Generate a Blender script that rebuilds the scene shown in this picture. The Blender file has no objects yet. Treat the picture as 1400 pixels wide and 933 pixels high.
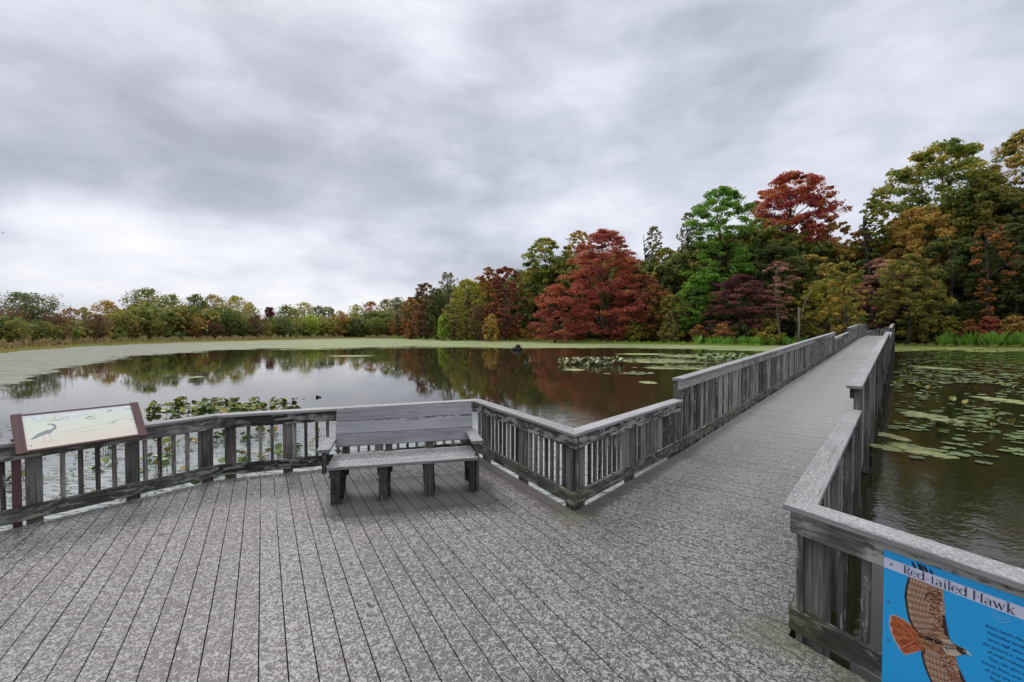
import bpy, bmesh, math, random
import numpy as np
from mathutils import Vector, Matrix, noise as mnoise
R=math.radians
scene=bpy.context.scene
COL=scene.collection
# ------------------------------------------------------------------ camera
EYE=1.92; F=615/1400; WATER=-0.5
cd=bpy.data.cameras.new('camera'); cam=bpy.data.objects.new('camera',cd); COL.objects.link(cam)
cd.sensor_width=36; cd.lens=36*F; cd.clip_start=.05; cd.clip_end=9000
cam.location=(0,0,EYE); cam.rotation_euler=(R(90-1.3),0,0)
scene.camera=cam
# ------------------------------------------------------------------ light and exposure
scene.view_settings.view_transform='Standard'; scene.view_settings.look='None'
scene.view_settings.exposure=0.15; scene.view_settings.gamma=1
SUN_EL,SUN_AZ=R(48),R(-35)      # a veiled sun, ahead and to the left
sd=bpy.data.lights.new('sun','SUN'); sd.energy=1.4; sd.angle=R(25); sd.color=(1,.95,.88)
so=bpy.data.objects.new('sun',sd); COL.objects.link(so)
sdir=Vector((math.sin(SUN_AZ)*math.cos(SUN_EL),math.cos(SUN_AZ)*math.cos(SUN_EL),math.sin(SUN_EL)))
so.rotation_euler=(-sdir).to_track_quat('-Z','Y').to_euler(); so.location=(0,0,60)

class NT:
    def __init__(s,tree): s.t=tree; s.l=tree.links
    def n(s,typ,ins=None,**props):
        nd=s.t.nodes.new(typ)
        for k,v in props.items(): setattr(nd,k,v)
        for k,v in (ins or {}).items():
            sock=nd.inputs[k]
            if isinstance(v,bpy.types.NodeSocket): s.l.new(v,sock)
            else:
                if sock.type=='RGBA' and len(v)==3: v=(*v,1)
                sock.default_value=v
        return nd
    def math(s,op,a,b=0.0,c=None,clamp=False):
        d={0:a,1:b}
        if c is not None: d[2]=c
        return s.n('ShaderNodeMath',d,operation=op,use_clamp=clamp).outputs[0]
    def vm(s,op,a,b=None,out=0):
        d={0:a}
        if b is not None: d[1]=b
        return s.n('ShaderNodeVectorMath',d,operation=op).outputs[out]
    def noise(s,vec,scale,detail=3,rough=.5,dist=0.0,dims='3D'):
        return s.n('ShaderNodeTexNoise',{'Vector':vec,'Scale':scale,'Detail':detail,'Roughness':rough,'Distortion':dist},noise_dimensions=dims).outputs[0]
    def step(s,v,a,b):
        return s.n('ShaderNodeMapRange',{0:v,1:a,2:b,3:0.0,4:1.0},interpolation_type='SMOOTHSTEP').outputs[0]
    def mix(s,f,a,b):
        return s.n('ShaderNodeMix',{0:f,6:a,7:b},data_type='RGBA').outputs[2]
    def ramp(s,f,stops):
        r=s.n('ShaderNodeValToRGB',{0:f}); e=r.color_ramp.elements
        while len(e)<len(stops): e.new(.5)
        for i,(p,c) in enumerate(stops): e[i].position=p; e[i].color=(*c,1) if len(c)==3 else c
        return r.outputs[0]

# ------------------------------------------------------------------ sky
world=bpy.data.worlds.new('World'); scene.world=world; world.use_nodes=True
wt=world.node_tree; wt.nodes.clear(); w=NT(wt)
tc=w.n('ShaderNodeTexCoord').outputs['Generated']
sky=w.n('ShaderNodeTexSky',sky_type='NISHITA',sun_disc=False,sun_elevation=SUN_EL,sun_rotation=SUN_AZ,air_density=1.0,dust_density=3.0).outputs[0]
sky_part=w.vm('MULTIPLY',sky,(.1,.1,.1))
sep=w.n('ShaderNodeSeparateXYZ',{0:tc})
zz=w.math('ADD',w.math('MAXIMUM',sep.outputs[2],0.0),.22)
px_=w.math('DIVIDE',sep.outputs[0],zz); py_=w.math('DIVIDE',sep.outputs[1],zz)
p2=w.n('ShaderNodeCombineXYZ',{0:w.math('MULTIPLY',px_,.9),1:py_,2:2.3}).outputs[0]
big=w.noise(p2,1.0,4,.5,.1)
mid=w.noise(w.vm('MULTIPLY',w.vm('ADD',tc,(7.3,1.1,4)),(1.5,1.5,3.0)),2.4,5,.5,.15)
fine=w.noise(w.vm('MULTIPLY',w.vm('ADD',tc,(3,9,1)),(2.4,2.4,5.5)),2.6,6,.56,.25)
wob=w.n('ShaderNodeTexNoise',{'Vector':tc,'Scale':3.0,'Detail':4.0}).outputs[1]
dirw=w.vm('NORMALIZE',w.vm('ADD',tc,w.vm('MULTIPLY',w.vm('SUBTRACT',wob,(.5,.5,.5)),(.34,.34,.14))))
def skydir(px,py):
    return Vector(((px-700)/615,1,(452-py)/615)).normalized()
val=w.math('ADD',w.math('MULTIPLY',big,.50),w.math('ADD',w.math('MULTIPLY',mid,.30),w.math('MULTIPLY',fine,.26)))
for (px,py,sig,amp) in [(200,150,.20,-.07),(420,130,.16,-.055),(60,190,.15,-.06),(600,230,.14,-.03),(920,200,.18,-.02),(330,200,.14,-.03),(60,20,.2,.05),
                        (130,315,.11,.075),(20,262,.05,.08),(250,350,.12,.03),(500,330,.12,.03),(600,90,.10,.045),(850,80,.11,.055),(400,390,.14,.05),(630,240,.05,.05),(800,280,.13,.04),(300,40,.14,.03),
                        (1150,290,.2,.05),(1200,130,.3,.015)]:
    d=skydir(px,py)
    dt=w.vm('DOT_PRODUCT',dirw,tuple(d),out=1)
    b=w.math('POWER',w.math('MAXIMUM',dt,0.0),2/sig**2)
    val=w.math('ADD',val,w.math('MULTIPLY',b,amp*(1.5 if amp>0 else 1.45)))
cloud=w.ramp(val,[(.37,(.355,.38,.45)),(.46,(.46,.485,.575)),(.545,(.60,.625,.725)),(.64,(.77,.79,.87)),(.76,(.95,.95,.95))])
# an overcast sky is brightest overhead
top=w.step(sep.outputs[2],.5,1.0)
gain=[w.math('ADD',1.0,w.math('MULTIPLY',top,k_)) for k_ in (1.15,1.05,.80)]
cloud=w.vm('MULTIPLY',cloud,w.n('ShaderNodeCombineXYZ',{0:gain[0],1:gain[1],2:gain[2]}).outputs[0])
skycol=w.mix(.93,sky_part,cloud)
bg=w.n('ShaderNodeBackground',{0:skycol,1:1.0})
wo=w.n('ShaderNodeOutputWorld'); wt.links.new(bg.outputs[0],wo.inputs[0])

# ------------------------------------------------------------------ helpers
def tag(o,label=None,cat=None,group=None,kind=None):
    if label: o['label']=label
    if cat: o['category']=cat
    if group: o['group']=group
    if kind: o['kind']=kind
    return o
def link(name,me,parent=None,mats=()):
    o=bpy.data.objects.new(name,me); COL.objects.link(o)
    if me and not me.materials:
        for m in mats: me.materials.append(m)
    if parent: o.parent=parent
    return o
def empty(name,loc,rz=0,**k):
    o=bpy.data.objects.new(name,None); COL.objects.link(o); o.location=loc; o.rotation_euler=(0,0,rz)
    o.empty_display_size=.2
    return tag(o,**k)
def localM(parent,M):
    if not parent: return M
    P=Matrix.LocRotScale(parent.location,parent.rotation_euler,parent.scale)
    if parent.parent: P=Matrix.LocRotScale(parent.parent.location,parent.parent.rotation_euler,parent.parent.scale)@P
    return P.inverted()@M
_bc={}
def board_mesh(L,wd,t,mat,ch=.003):
    key=(round(L,3),round(wd,3),round(t,3),mat.name,ch)
    if key in _bc: return _bc[key]
    a,b=wd/2,t/2; c=min(ch,b*.6)
    ring=[(-a+c,-b),(a-c,-b),(a,-b+c),(a,b-c),(a-c,b),(-a+c,b),(-a,b-c),(-a,-b+c)]
    vs=[(x*L-L/2,u,v) for x in (0,1) for u,v in ring]
    fs=[tuple(reversed(range(8))),tuple(range(8,16))]+[(i,(i+1)%8,8+(i+1)%8,8+i) for i in range(8)]
    me=bpy.data.meshes.new('board'); me.from_pydata(vs,[],fs); me.materials.append(mat); me.update()
    _bc[key]=me; return me
def frame(p0,p1,up):
    x=(p1-p0).normalized(); z=x.cross(up).normalized(); y=z.cross(x)   # y: width direction (towards up), z: thickness
    M=Matrix((x,y,z)).transposed().to_4x4(); M.translation=(p0+p1)/2
    return M
def board(name,p0,p1,wd,t,up,mat,parent=None,ch=.003):
    p0=Vector(p0); p1=Vector(p1)
    o=link(name,board_mesh((p1-p0).length,wd,t,mat,ch),parent)
    o.matrix_local=localM(parent,frame(p0,p1,Vector(up)))
    return o
def prism(name,poly,z0,z1,mat,parent=None,zf=None):
    """poly: list of xy; zf gives an added height per xy"""
    n=len(poly); zf=zf or (lambda x,y:0)
    cx=sum(p[0] for p in poly)/n; cy=sum(p[1] for p in poly)/n
    vs=[(x-cx,y-cy,zz+zf(x,y)) for zz in (z0,z1) for x,y in poly]
    fs=[tuple(reversed(range(n))),tuple(range(n,2*n))]+[(i,(i+1)%n,n+(i+1)%n,n+i) for i in range(n)]
    me=bpy.data.meshes.new(name); me.from_pydata(vs,[],fs); me.materials.append(mat); me.update()
    o=link(name,me,parent); o.matrix_local=localM(parent,Matrix.Translation((cx,cy,0)))
    return o
def clip(poly,nx,ny,d):   # keep nx*x+ny*y<=d
    out=[]
    for i in range(len(poly)):
        a,b=poly[i],poly[(i+1)%len(poly)]
        da=nx*a[0]+ny*a[1]-d; db=nx*b[0]+ny*b[1]-d
        if da<=0: out.append(a)
        if (da<0<db) or (db<0<da):
            t=da/(da-db); out.append((a[0]+t*(b[0]-a[0]),a[1]+t*(b[1]-a[1])))
    return out
def quads_mesh(name,V,tint=None,mats=(),smooth=False):
    V=np.asarray(V,dtype=np.float32); n,k=V.shape[0],V.shape[1]
    me=bpy.data.meshes.new(name)
    me.vertices.add(n*k); me.vertices.foreach_set('co',V.reshape(-1))
    me.loops.add(n*k); me.loops.foreach_set('vertex_index',np.arange(n*k,dtype=np.int32))
    me.polygons.add(n); me.polygons.foreach_set('loop_start',np.arange(0,n*k,k,dtype=np.int32))
    me.polygons.foreach_set('loop_total',np.full(n,k,dtype=np.int32))
    if tint is not None:
        at=me.attributes.new('tint','FLOAT','FACE'); at.data.foreach_set('value',np.asarray(tint,dtype=np.float32))
    for m in mats: me.materials.append(m)
    me.update(calc_edges=True)
    return me
def tube_geo(pts,rads,sides=6):
    vs,fs=[],[]
    for i,(p,r) in enumerate(zip(pts,rads)):
        d=(pts[min(i+1,len(pts)-1)]-pts[max(i-1,0)]).normalized()
        a=d.orthogonal().normalized(); b=d.cross(a)
        for k in range(sides):
            an=2*math.pi*k/sides; vs.append(p+(a*math.cos(an)+b*math.sin(an))*r)
    for i in range(len(pts)-1):
        for k in range(sides):
            fs.append((i*sides+k,i*sides+(k+1)%sides,(i+1)*sides+(k+1)%sides,(i+1)*sides+k))
    fs.append(tuple(reversed(range(sides)))); fs.append(tuple(range((len(pts)-1)*sides,len(pts)*sides)))
    return vs,fs
def join_geo(parts):
    vs,fs=[],[]
    for v,f in parts:
        o=len(vs); vs+= [tuple(x) for x in v]; fs+=[tuple(i+o for i in q) for q in f]
    return vs,fs
def py_mesh(name,geo,mats=(),smooth=False):
    me=bpy.data.meshes.new(name); me.from_pydata(geo[0],[],geo[1])
    for m in mats: me.materials.append(m)
    if smooth: me.polygons.foreach_set('use_smooth',[True]*len(me.polygons))
    me.update(); return me

# ------------------------------------------------------------------ materials
def newmat(name):
    m=bpy.data.materials.new(name); m.use_nodes=True; m.node_tree.nodes.clear()
    n=NT(m.node_tree); return m,n
def finish(m,n,ins,bump=None,disp=None):
    b=n.n('ShaderNodeBsdfPrincipled',ins)
    if bump is not None:
        bn=n.n('ShaderNodeBump',{'Height':bump[0],'Strength':bump[1],'Distance':bump[2]})
        m.node_tree.links.new(bn.outputs[0],b.inputs['Normal'])
    o=n.n('ShaderNodeOutputMaterial'); m.node_tree.links.new(b.outputs[0],o.inputs[0])
    return m
def plain(name,c,rough=.6,metal=0.0):
    m,n=newmat(name); return finish(m,n,{'Base Color':(*c,1),'Roughness':rough,'Metallic':metal})
def wood(name,dark,mid,light,patch=None,pamt=.5,rough=.8,speck=None,moss=0.0,bump=.5,rv=.16):
    m,n=newmat(name)
    oc=n.n('ShaderNodeTexCoord').outputs['Object']
    rnd=n.n('ShaderNodeObjectInfo').outputs['Random']
    off=n.vm('ADD',oc,n.n('ShaderNodeCombineXYZ',{0:n.math('MULTIPLY',rnd,37.0),1:n.math('MULTIPLY',rnd,11.0),2:n.math('MULTIPLY',rnd,5.0)}).outputs[0])
    g=n.vm('MULTIPLY',off,(1.6,34,34))
    gr=n.noise(g,1.5,5,.65,.5)
    big=n.noise(n.vm('MULTIPLY',off,(1.4,5,5)),1.3,3,.5)
    v=n.math('ADD',n.math('MULTIPLY',gr,.62),n.math('MULTIPLY',big,.38))
    v=n.math('ADD',v,n.math('MULTIPLY',n.math('SUBTRACT',rnd,.5),rv))
    c=n.ramp(v,[(.34,dark),(.5,mid),(.66,light)])
    # checks: thin dark splits along the grain
    cr=n.noise(n.vm('MULTIPLY',off,(1.1,55,55)),1.0,2,.5,.2)
    crk=n.step(cr,.66,.72)
    c=n.mix(n.math('MULTIPLY',crk,.75),c,(.012,.011,.010))
    if patch:
        pn=n.noise(n.vm('MULTIPLY',off,(5,24,24)),1.0,6,.72,.35)
        pm=n.step(pn,.62-.18*pamt,.66-.16*pamt)
        pb=n.step(n.noise(off,2.6,2),.36,.50)
        c=n.mix(n.math('MULTIPLY',pm,n.math('MULTIPLY',pb,.85)),c,patch)
    if speck:
        sp=n.step(n.noise(off,75.0,4,.6,.8),.50,.60)
        nz=n.n('ShaderNodeSeparateXYZ',{0:n.n('ShaderNodeNewGeometry').outputs['Normal']}).outputs[2]
        c=n.mix(n.math('MULTIPLY',n.math('MULTIPLY',sp,.75),n.step(nz,.5,.8)),c,speck)
    if moss:
        geo=n.n('ShaderNodeNewGeometry').outputs['Position']
        mk=None
        for q in ((.66,4.75,.15),(1.75,2.8,.10)):
            dd=n.vm('LENGTH',n.vm('MULTIPLY',n.vm('SUBTRACT',geo,q),(1,1,1.5)),out=1)
            a=n.step(n.math('ADD',dd,n.math('MULTIPLY',n.noise(off,14.0,4),.45)),.50,.22)
            mk=a if mk is None else n.math('MAXIMUM',mk,a)
        c=n.mix(n.math('MULTIPLY',mk,moss*.7),c,(.085,.09,.035))
    h=n.math('SUBTRACT',gr,n.math('MULTIPLY',crk,.8))
    return finish(m,n,{'Base Color':c,'Roughness':rough,'Specular IOR Level':.3},bump=(h,bump,.004))
W_CAP=wood('weathered_cap_wood',(.19,.188,.188),(.28,.28,.286),(.38,.38,.39),speck=(.52,.52,.53),moss=.5,bump=.3,rv=.2)
W_RAIL2=wood('bleached_rail_wood',(.03,.03,.028),(.12,.12,.11),(.30,.30,.275),patch=(.46,.46,.42),pamt=1.0,moss=.4,rv=.1)
W_RAIL=wood('dark_lichened_rail_wood',(.022,.021,.020),(.07,.068,.063),(.17,.168,.155),patch=(.45,.45,.41),pamt=.8,moss=.9)
W_KICK=wood('dark_kick_board_wood',(.020,.020,.017),(.060,.059,.050),(.15,.148,.125),patch=(.30,.31,.26),pamt=.6,moss=1.0)
W_POST=wood('grey_post_wood',(.05,.046,.042),(.135,.127,.118),(.26,.248,.23),patch=(.26,.26,.22),pamt=.2,moss=.8)
W_BAL=wood('grey_baluster_wood',(.05,.047,.044),(.135,.13,.122),(.31,.30,.285),patch=(.36,.36,.34),pamt=.3,rv=.34)
W_TALL=wood('silver_grey_boardwalk_wood',(.05,.047,.044),(.15,.144,.138),(.39,.38,.365),patch=(.46,.46,.45),pamt=.35,rv=.38)
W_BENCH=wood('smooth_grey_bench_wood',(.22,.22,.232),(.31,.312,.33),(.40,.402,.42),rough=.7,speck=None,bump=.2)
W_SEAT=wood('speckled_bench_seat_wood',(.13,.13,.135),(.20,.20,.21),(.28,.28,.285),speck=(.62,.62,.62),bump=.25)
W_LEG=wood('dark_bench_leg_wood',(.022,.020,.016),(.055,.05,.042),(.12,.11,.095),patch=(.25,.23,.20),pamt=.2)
W_PILE=wood('wet_dark_pile_wood',(.015,.014,.012),(.035,.032,.026),(.07,.06,.05))
M_SHINY=plain('bright_screw_head',(.7,.7,.7),.35,.6)
SCREW=plain('screw_metal',(.25,.25,.26),.45,1.0)

# bench frame used by the deck's sheltered patch too
BA=R(76); BD=Vector((math.sin(BA),math.cos(BA),0)); BN=Vector((-math.cos(BA),math.sin(BA),0)); B0=Vector((-1.985,4.90,0))
AB_=R(-29.0); C0_=(.6635,4.745,0)
def deck_mat():
    m,n=newmat('speckled_composite_decking')
    pos=n.n('ShaderNodeNewGeometry').outputs['Position']
    rnd=n.n('ShaderNodeObjectInfo').outputs['Random']
    grain=n.noise(n.vm('ADD',pos,n.n('ShaderNodeCombineXYZ',{2:n.math('MULTIPLY',rnd,9.0)}).outputs[0]),30.0,5,.6)
    big=n.noise(pos,.9,4,.55)
    br=n.vm('ADD',pos,n.n('ShaderNodeCombineXYZ',{2:n.math('MULTIPLY',rnd,9.0)}).outputs[0])
    rot=n.n('ShaderNodeMapping',{'Vector':br,'Rotation':(0,0,AB_)}).outputs[0]
    fib=n.noise(n.vm('MULTIPLY',rot,(60,2.5,1)),1.0,4,.6)
    base=n.ramp(n.math('ADD',n.math('MULTIPLY',grain,.5),n.math('MULTIPLY',fib,.5)),[(.35,(.048,.043,.041)),(.65,(.100,.091,.088))])
    base=n.mix(n.math('MULTIPLY',n.math('SUBTRACT',rnd,.25),.28),base,(.15,.139,.133))
    thr0=n.math('MULTIPLY',n.math('SUBTRACT',rnd,.5),.018)
    l1=n.noise(pos,36.0,4,.6,1.5)
    l2=n.noise(pos,120.0,3,.6,1.0)
    lv=n.math('ADD',n.math('MULTIPLY',l1,.72),n.math('MULTIPLY',l2,.28))
    thr=n.math('ADD',n.math('ADD',.515,thr0),n.math('MULTIPLY',n.math('SUBTRACT',.5,big),.07))
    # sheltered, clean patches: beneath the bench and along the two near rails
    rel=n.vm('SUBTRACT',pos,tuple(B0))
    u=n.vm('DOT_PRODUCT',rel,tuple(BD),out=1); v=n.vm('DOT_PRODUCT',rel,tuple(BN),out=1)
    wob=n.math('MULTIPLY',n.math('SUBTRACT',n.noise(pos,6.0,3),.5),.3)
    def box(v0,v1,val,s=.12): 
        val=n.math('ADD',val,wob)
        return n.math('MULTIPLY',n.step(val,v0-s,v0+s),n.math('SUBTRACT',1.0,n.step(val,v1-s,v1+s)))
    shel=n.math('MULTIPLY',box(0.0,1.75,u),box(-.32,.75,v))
    darkb=n.math('MULTIPLY',box(.2,1.9,u,.2),box(-.62,-.30,v,.10))  # darker, slightly purplish band across the boards in front of the bench
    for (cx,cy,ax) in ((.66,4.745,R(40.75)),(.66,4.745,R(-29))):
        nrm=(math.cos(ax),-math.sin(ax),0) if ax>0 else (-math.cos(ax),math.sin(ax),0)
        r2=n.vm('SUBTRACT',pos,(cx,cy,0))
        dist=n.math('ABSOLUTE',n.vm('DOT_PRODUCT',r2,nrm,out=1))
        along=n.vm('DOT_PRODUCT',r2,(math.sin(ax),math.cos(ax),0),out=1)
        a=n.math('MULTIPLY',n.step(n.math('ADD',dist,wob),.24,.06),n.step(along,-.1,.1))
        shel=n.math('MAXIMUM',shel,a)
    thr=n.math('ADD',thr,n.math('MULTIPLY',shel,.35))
    thr=n.math('ADD',thr,n.math('MULTIPLY',darkb,.04))
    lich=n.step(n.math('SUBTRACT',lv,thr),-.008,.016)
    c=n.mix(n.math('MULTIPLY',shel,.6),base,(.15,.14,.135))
    c=n.mix(n.math('MULTIPLY',darkb,.8),c,(.045,.041,.050))
    lcol=n.ramp(n.noise(pos,60.0,3),[(.3,(.27,.260,.250)),(.7,(.45,.44,.43))])
    c=n.mix(n.math('MULTIPLY',lich,.86),c,lcol)
    # sky glare painted in: the boardwalk ramp grows paler and more even with distance
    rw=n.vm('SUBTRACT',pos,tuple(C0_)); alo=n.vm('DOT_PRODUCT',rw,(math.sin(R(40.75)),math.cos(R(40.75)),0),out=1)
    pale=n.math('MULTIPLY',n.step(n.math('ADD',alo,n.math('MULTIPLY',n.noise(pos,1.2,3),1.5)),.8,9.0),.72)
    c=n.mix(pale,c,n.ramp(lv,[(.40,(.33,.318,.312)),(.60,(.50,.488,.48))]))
    fl=n.step(n.noise(pos,130.0,1,.5),.775,.80)
    c=n.mix(n.math('MULTIPLY',fl,n.math('SUBTRACT',1.0,shel)),c,(.66,.64,.60))
    mk=None
    for q,rr in (((.64,4.68,0),.32),((1.70,2.78,0),.33),((1.92,2.40,0),.25)):
        dd=n.vm('LENGTH',n.vm('SUBTRACT',pos,q),out=1)
        a=n.step(n.math('ADD',dd,wob),rr,.1); mk=a if mk is None else n.math('MAXIMUM',mk,a)
    c=n.mix(n.math('MULTIPLY',mk,.5),c,(.115,.12,.065))
    sp=n.n('ShaderNodeSeparateXYZ',{0:pos})
    return finish(m,n,{'Base Color':c,'Roughness':.5,'Specular IOR Level':.5},bump=(n.math('ADD',n.math('MULTIPLY',lich,.5),grain),.3,.003))
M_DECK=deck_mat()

# ------------------------------------------------------------------ layout of the deck and boardwalk
AB=R(-29.0); bdir=(math.sin(AB),math.cos(AB)); bprp=(math.cos(AB),-math.sin(AB))      # deck boards run this way
AW=R(40.75); wdir=Vector((math.sin(AW),math.cos(AW),0)); wnr=Vector((math.cos(AW),-math.sin(AW),0))
A=Vector((-3.79,5.77,0)); B=Vector((-.60,7.00,0)); C=Vector((.6635,4.745,0)); E_=Vector((1.745,2.795,0)); RR=E_+Vector((-bdir[0],-bdir[1],0))*3.6
B=C+Vector((bdir[0],bdir[1],0))*2.56; E_=C-Vector((bdir[0],bdir[1],0))*2.23
L_=A-Vector((math.sin(R(36.4)),math.cos(R(36.4)),0))*5.2
WW=(E_-C).dot(wnr); SE=(E_-C).dot(wdir)
HK=[(-50,0),(3.3,0),(25.4,.68),(33.9,.96),(42.6,1.27),(53.2,1.43),(60,1.36),(76,.75),(90,.2)]
def hs(s): return float(np.interp(s,[k[0] for k in HK],[k[1] for k in HK]))
def bend(s):   # past the crest the walk swings gently to the left
    return 0 if s<55 else -.010*(s-55)**2
def LP(s,u=0.0):
    """point on the walk: s metres along, u metres right of the left rail line"""
    p=C+wdir*s+wnr*(u+bend(s)); return Vector((p.x,p.y,hs(s)))
def sh(p): return (Vector((p[0],p[1],0))-C).dot(wdir)

deck=empty('deck',(0,0,0),kind='structure',label='speckled grey composite viewing deck over the pond')
dpoly=[(L_.x,L_.y),(A.x,A.y),(B.x,B.y),(RR.x,RR.y),(-3.5,-4.5)]
kc=C.x*bprp[0]+C.y*bprp[1]; pitch=.1463
rng=random.Random(4)
joints={}
for i in range(0,64):
    hi=kc-i*pitch; lo=hi-pitch+.0075
    poly=clip(dpoly,bprp[0],bprp[1],hi); poly=clip(poly,-bprp[0],-bprp[1],-lo)
    if len(poly)<3: continue
    # butt joints
    ts=sorted(p[0]*bdir[0]+p[1]*bdir[1] for p in poly); t0,t1=ts[0],ts[-1]
    cuts=[]
    fixed={12:1.25,18:1.9,22:2.2,6:2.45,1:2.55}
    if i in fixed: cuts=[fixed[i]]
    elif rng.random()<.45: cuts=[rng.choice([-.6,.2,5.1,5.6])]
    edges=[t0-1]+[c for c in cuts if t0<c<t1]+[t1+1]
    for a,b in zip(edges[:-1],edges[1:]):
        q=clip(clip(poly,bdir[0],bdir[1],b-.002),-bdir[0],-bdir[1],-(a+.002))
        if len(q)>=3: 
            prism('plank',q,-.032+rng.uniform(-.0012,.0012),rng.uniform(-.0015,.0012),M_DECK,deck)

walk=empty('boardwalk',tuple(LP(0)),label='long grey plank boardwalk climbing across the pond towards the trees',cat='boardwalk')
pl_poly=[]; far=[]
k=0; s=SE-1.2
sm=-bprp[0],-bprp[1],-(kc+.006)
while s<88:
    nxt=s+pitch
    q=[LP(s,-.0),LP(s,WW),LP(nxt-.006,WW),LP(nxt-.006,-.0)]
    q=[(p.x,p.y) for p in q]
    if s<3.5: q=clip(q,*sm)
    if len(q)>=3:
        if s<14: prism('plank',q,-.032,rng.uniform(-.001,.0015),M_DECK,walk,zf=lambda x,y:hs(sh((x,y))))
        else: far.append((s,nxt-.006))
    s=nxt
V=[];Fc=[]
for a,b in far:
    o=len(V); dz=rng.uniform(-.001,.002)
    for zo in (-.03,dz):
        for (ss,uu) in ((a,0),(a,WW),(b,WW),(b,0)):
            p=LP(ss,uu)-walk.location; V.append((p.x,p.y,p.z+zo))
    Fc+=[(o+4,o+5,o+6,o+7),(o,o+4,o+7,o+3),(o+1,o+2,o+6,o+5),(o,o+1,o+5,o+4),(o+3,o+7,o+6,o+2)]
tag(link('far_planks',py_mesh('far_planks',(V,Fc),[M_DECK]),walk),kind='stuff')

# substructure: stringers, beams and piles
def wboard(name,s0,s1,u,z,wd,t,mat,parent):
    return board(name,LP(s0,u)+Vector((0,0,z)),LP(s1,u)+Vector((0,0,z)),wd,t,(0,0,1),mat,parent)
for (a,b) in ((-.7,3.3),(3.3,14),(14,25.4),(25.4,33.9),(33.9,42.6),(42.6,53.2)):
    for u in (.10,WW/2,WW-.10): wboard('stringer',max(a,SE if u>1.5 else (SE/2 if u>.6 else 0)),b,u,-.17,.235,.07,W_PILE,walk)
s=2.5
while s<74:
    p=LP(s); 
    board('cross_beam',LP(s,-.18)+Vector((0,0,-.40)),LP(s,WW+.18)+Vector((0,0,-.40)),.2,.09,(0,0,1),W_PILE,walk)
    for u in (-.05,WW+.05):
        q=LP(s,u); top=q.z-.3
        g=tube_geo([Vector((0,0,-1.6-q.z*.0)),Vector((0,0,top+.0))],[.12,.115],9)
        o=link('pile',py_mesh('pile',g,[W_PILE]),walk); o.matrix_local=localM(walk,Matrix.Translation((q.x,q.y,0)))
    s+=3.4
for P0,P1 in ((L_,A),(A,B),(B,C),(C,RR)):
    d=(P1-P0).normalized(); nin=Vector((d.y,-d.x,0))
    q0,q1=P0+nin*.06,P1+nin*.06
    board('rim_joist',q0+Vector((0,0,-.16)),q1+Vector((0,0,-.16)),.24,.04,(0,0,1),W_PILE,deck)
    n_=max(2,int((P1-P0).length/2.2))
    for i in range(n_+1):
        q=P0.lerp(P1,(i+.3)/(n_+.6))+nin*.35
        o=link('pile',py_mesh('pile',tube_geo([Vector((0,0,-1.6)),Vector((0,0,-.05))],[.13,.13],9),[W_PILE]),deck); o.location=(q.x,q.y,0)

# ------------------------------------------------------------------ railings
Z=Vector((0,0,1))
def miter_board(name,a,b,out,o0,o1,z0,z1,k0,k1,mat,parent,ch=.004):
    d=(b-a); hd=Vector((d.x,d.y,0)).normalized(); mid_=(a+b)/2
    x=d.normalized(); M=Matrix((x,out,x.cross(out))).transposed().to_4x4(); M.translation=mid_
    Lh=d.length/2; V=[]
    zt=1/max(.2,(x.cross(out)).z) if abs(x.cross(out).z)>.2 else 1
    sg_=1 if x.cross(out).z>0 else -1
    pr=[(o0,z0+ch),(o0,z1-ch),(o0+ch,z1),(o1-ch,z1),(o1,z1-ch),(o1,z0+ch),(o1-ch,z0),(o0+ch,z0)]
    for e,k in ((-1,k0),(1,k1)):
        for o,z in pr: V.append((e*Lh+o*k,o,sg_*z))
    n_=8; F_=[tuple(range(n_)),tuple(reversed(range(n_,2*n_)))]+[(i,i+n_,(i+1)%n_+n_,(i+1)%n_) for i in range(n_)]
    me=bpy.data.meshes.new(name); me.from_pydata(V,[],F_); me.materials.append(mat)
    bm=bmesh.new(); bm.from_mesh(me); bmesh.ops.recalc_face_normals(bm,faces=bm.faces); bm.to_mesh(me); bm.free(); me.update()
    o=link(name,me,parent); o.matrix_local=localM(parent,M); return o
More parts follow.
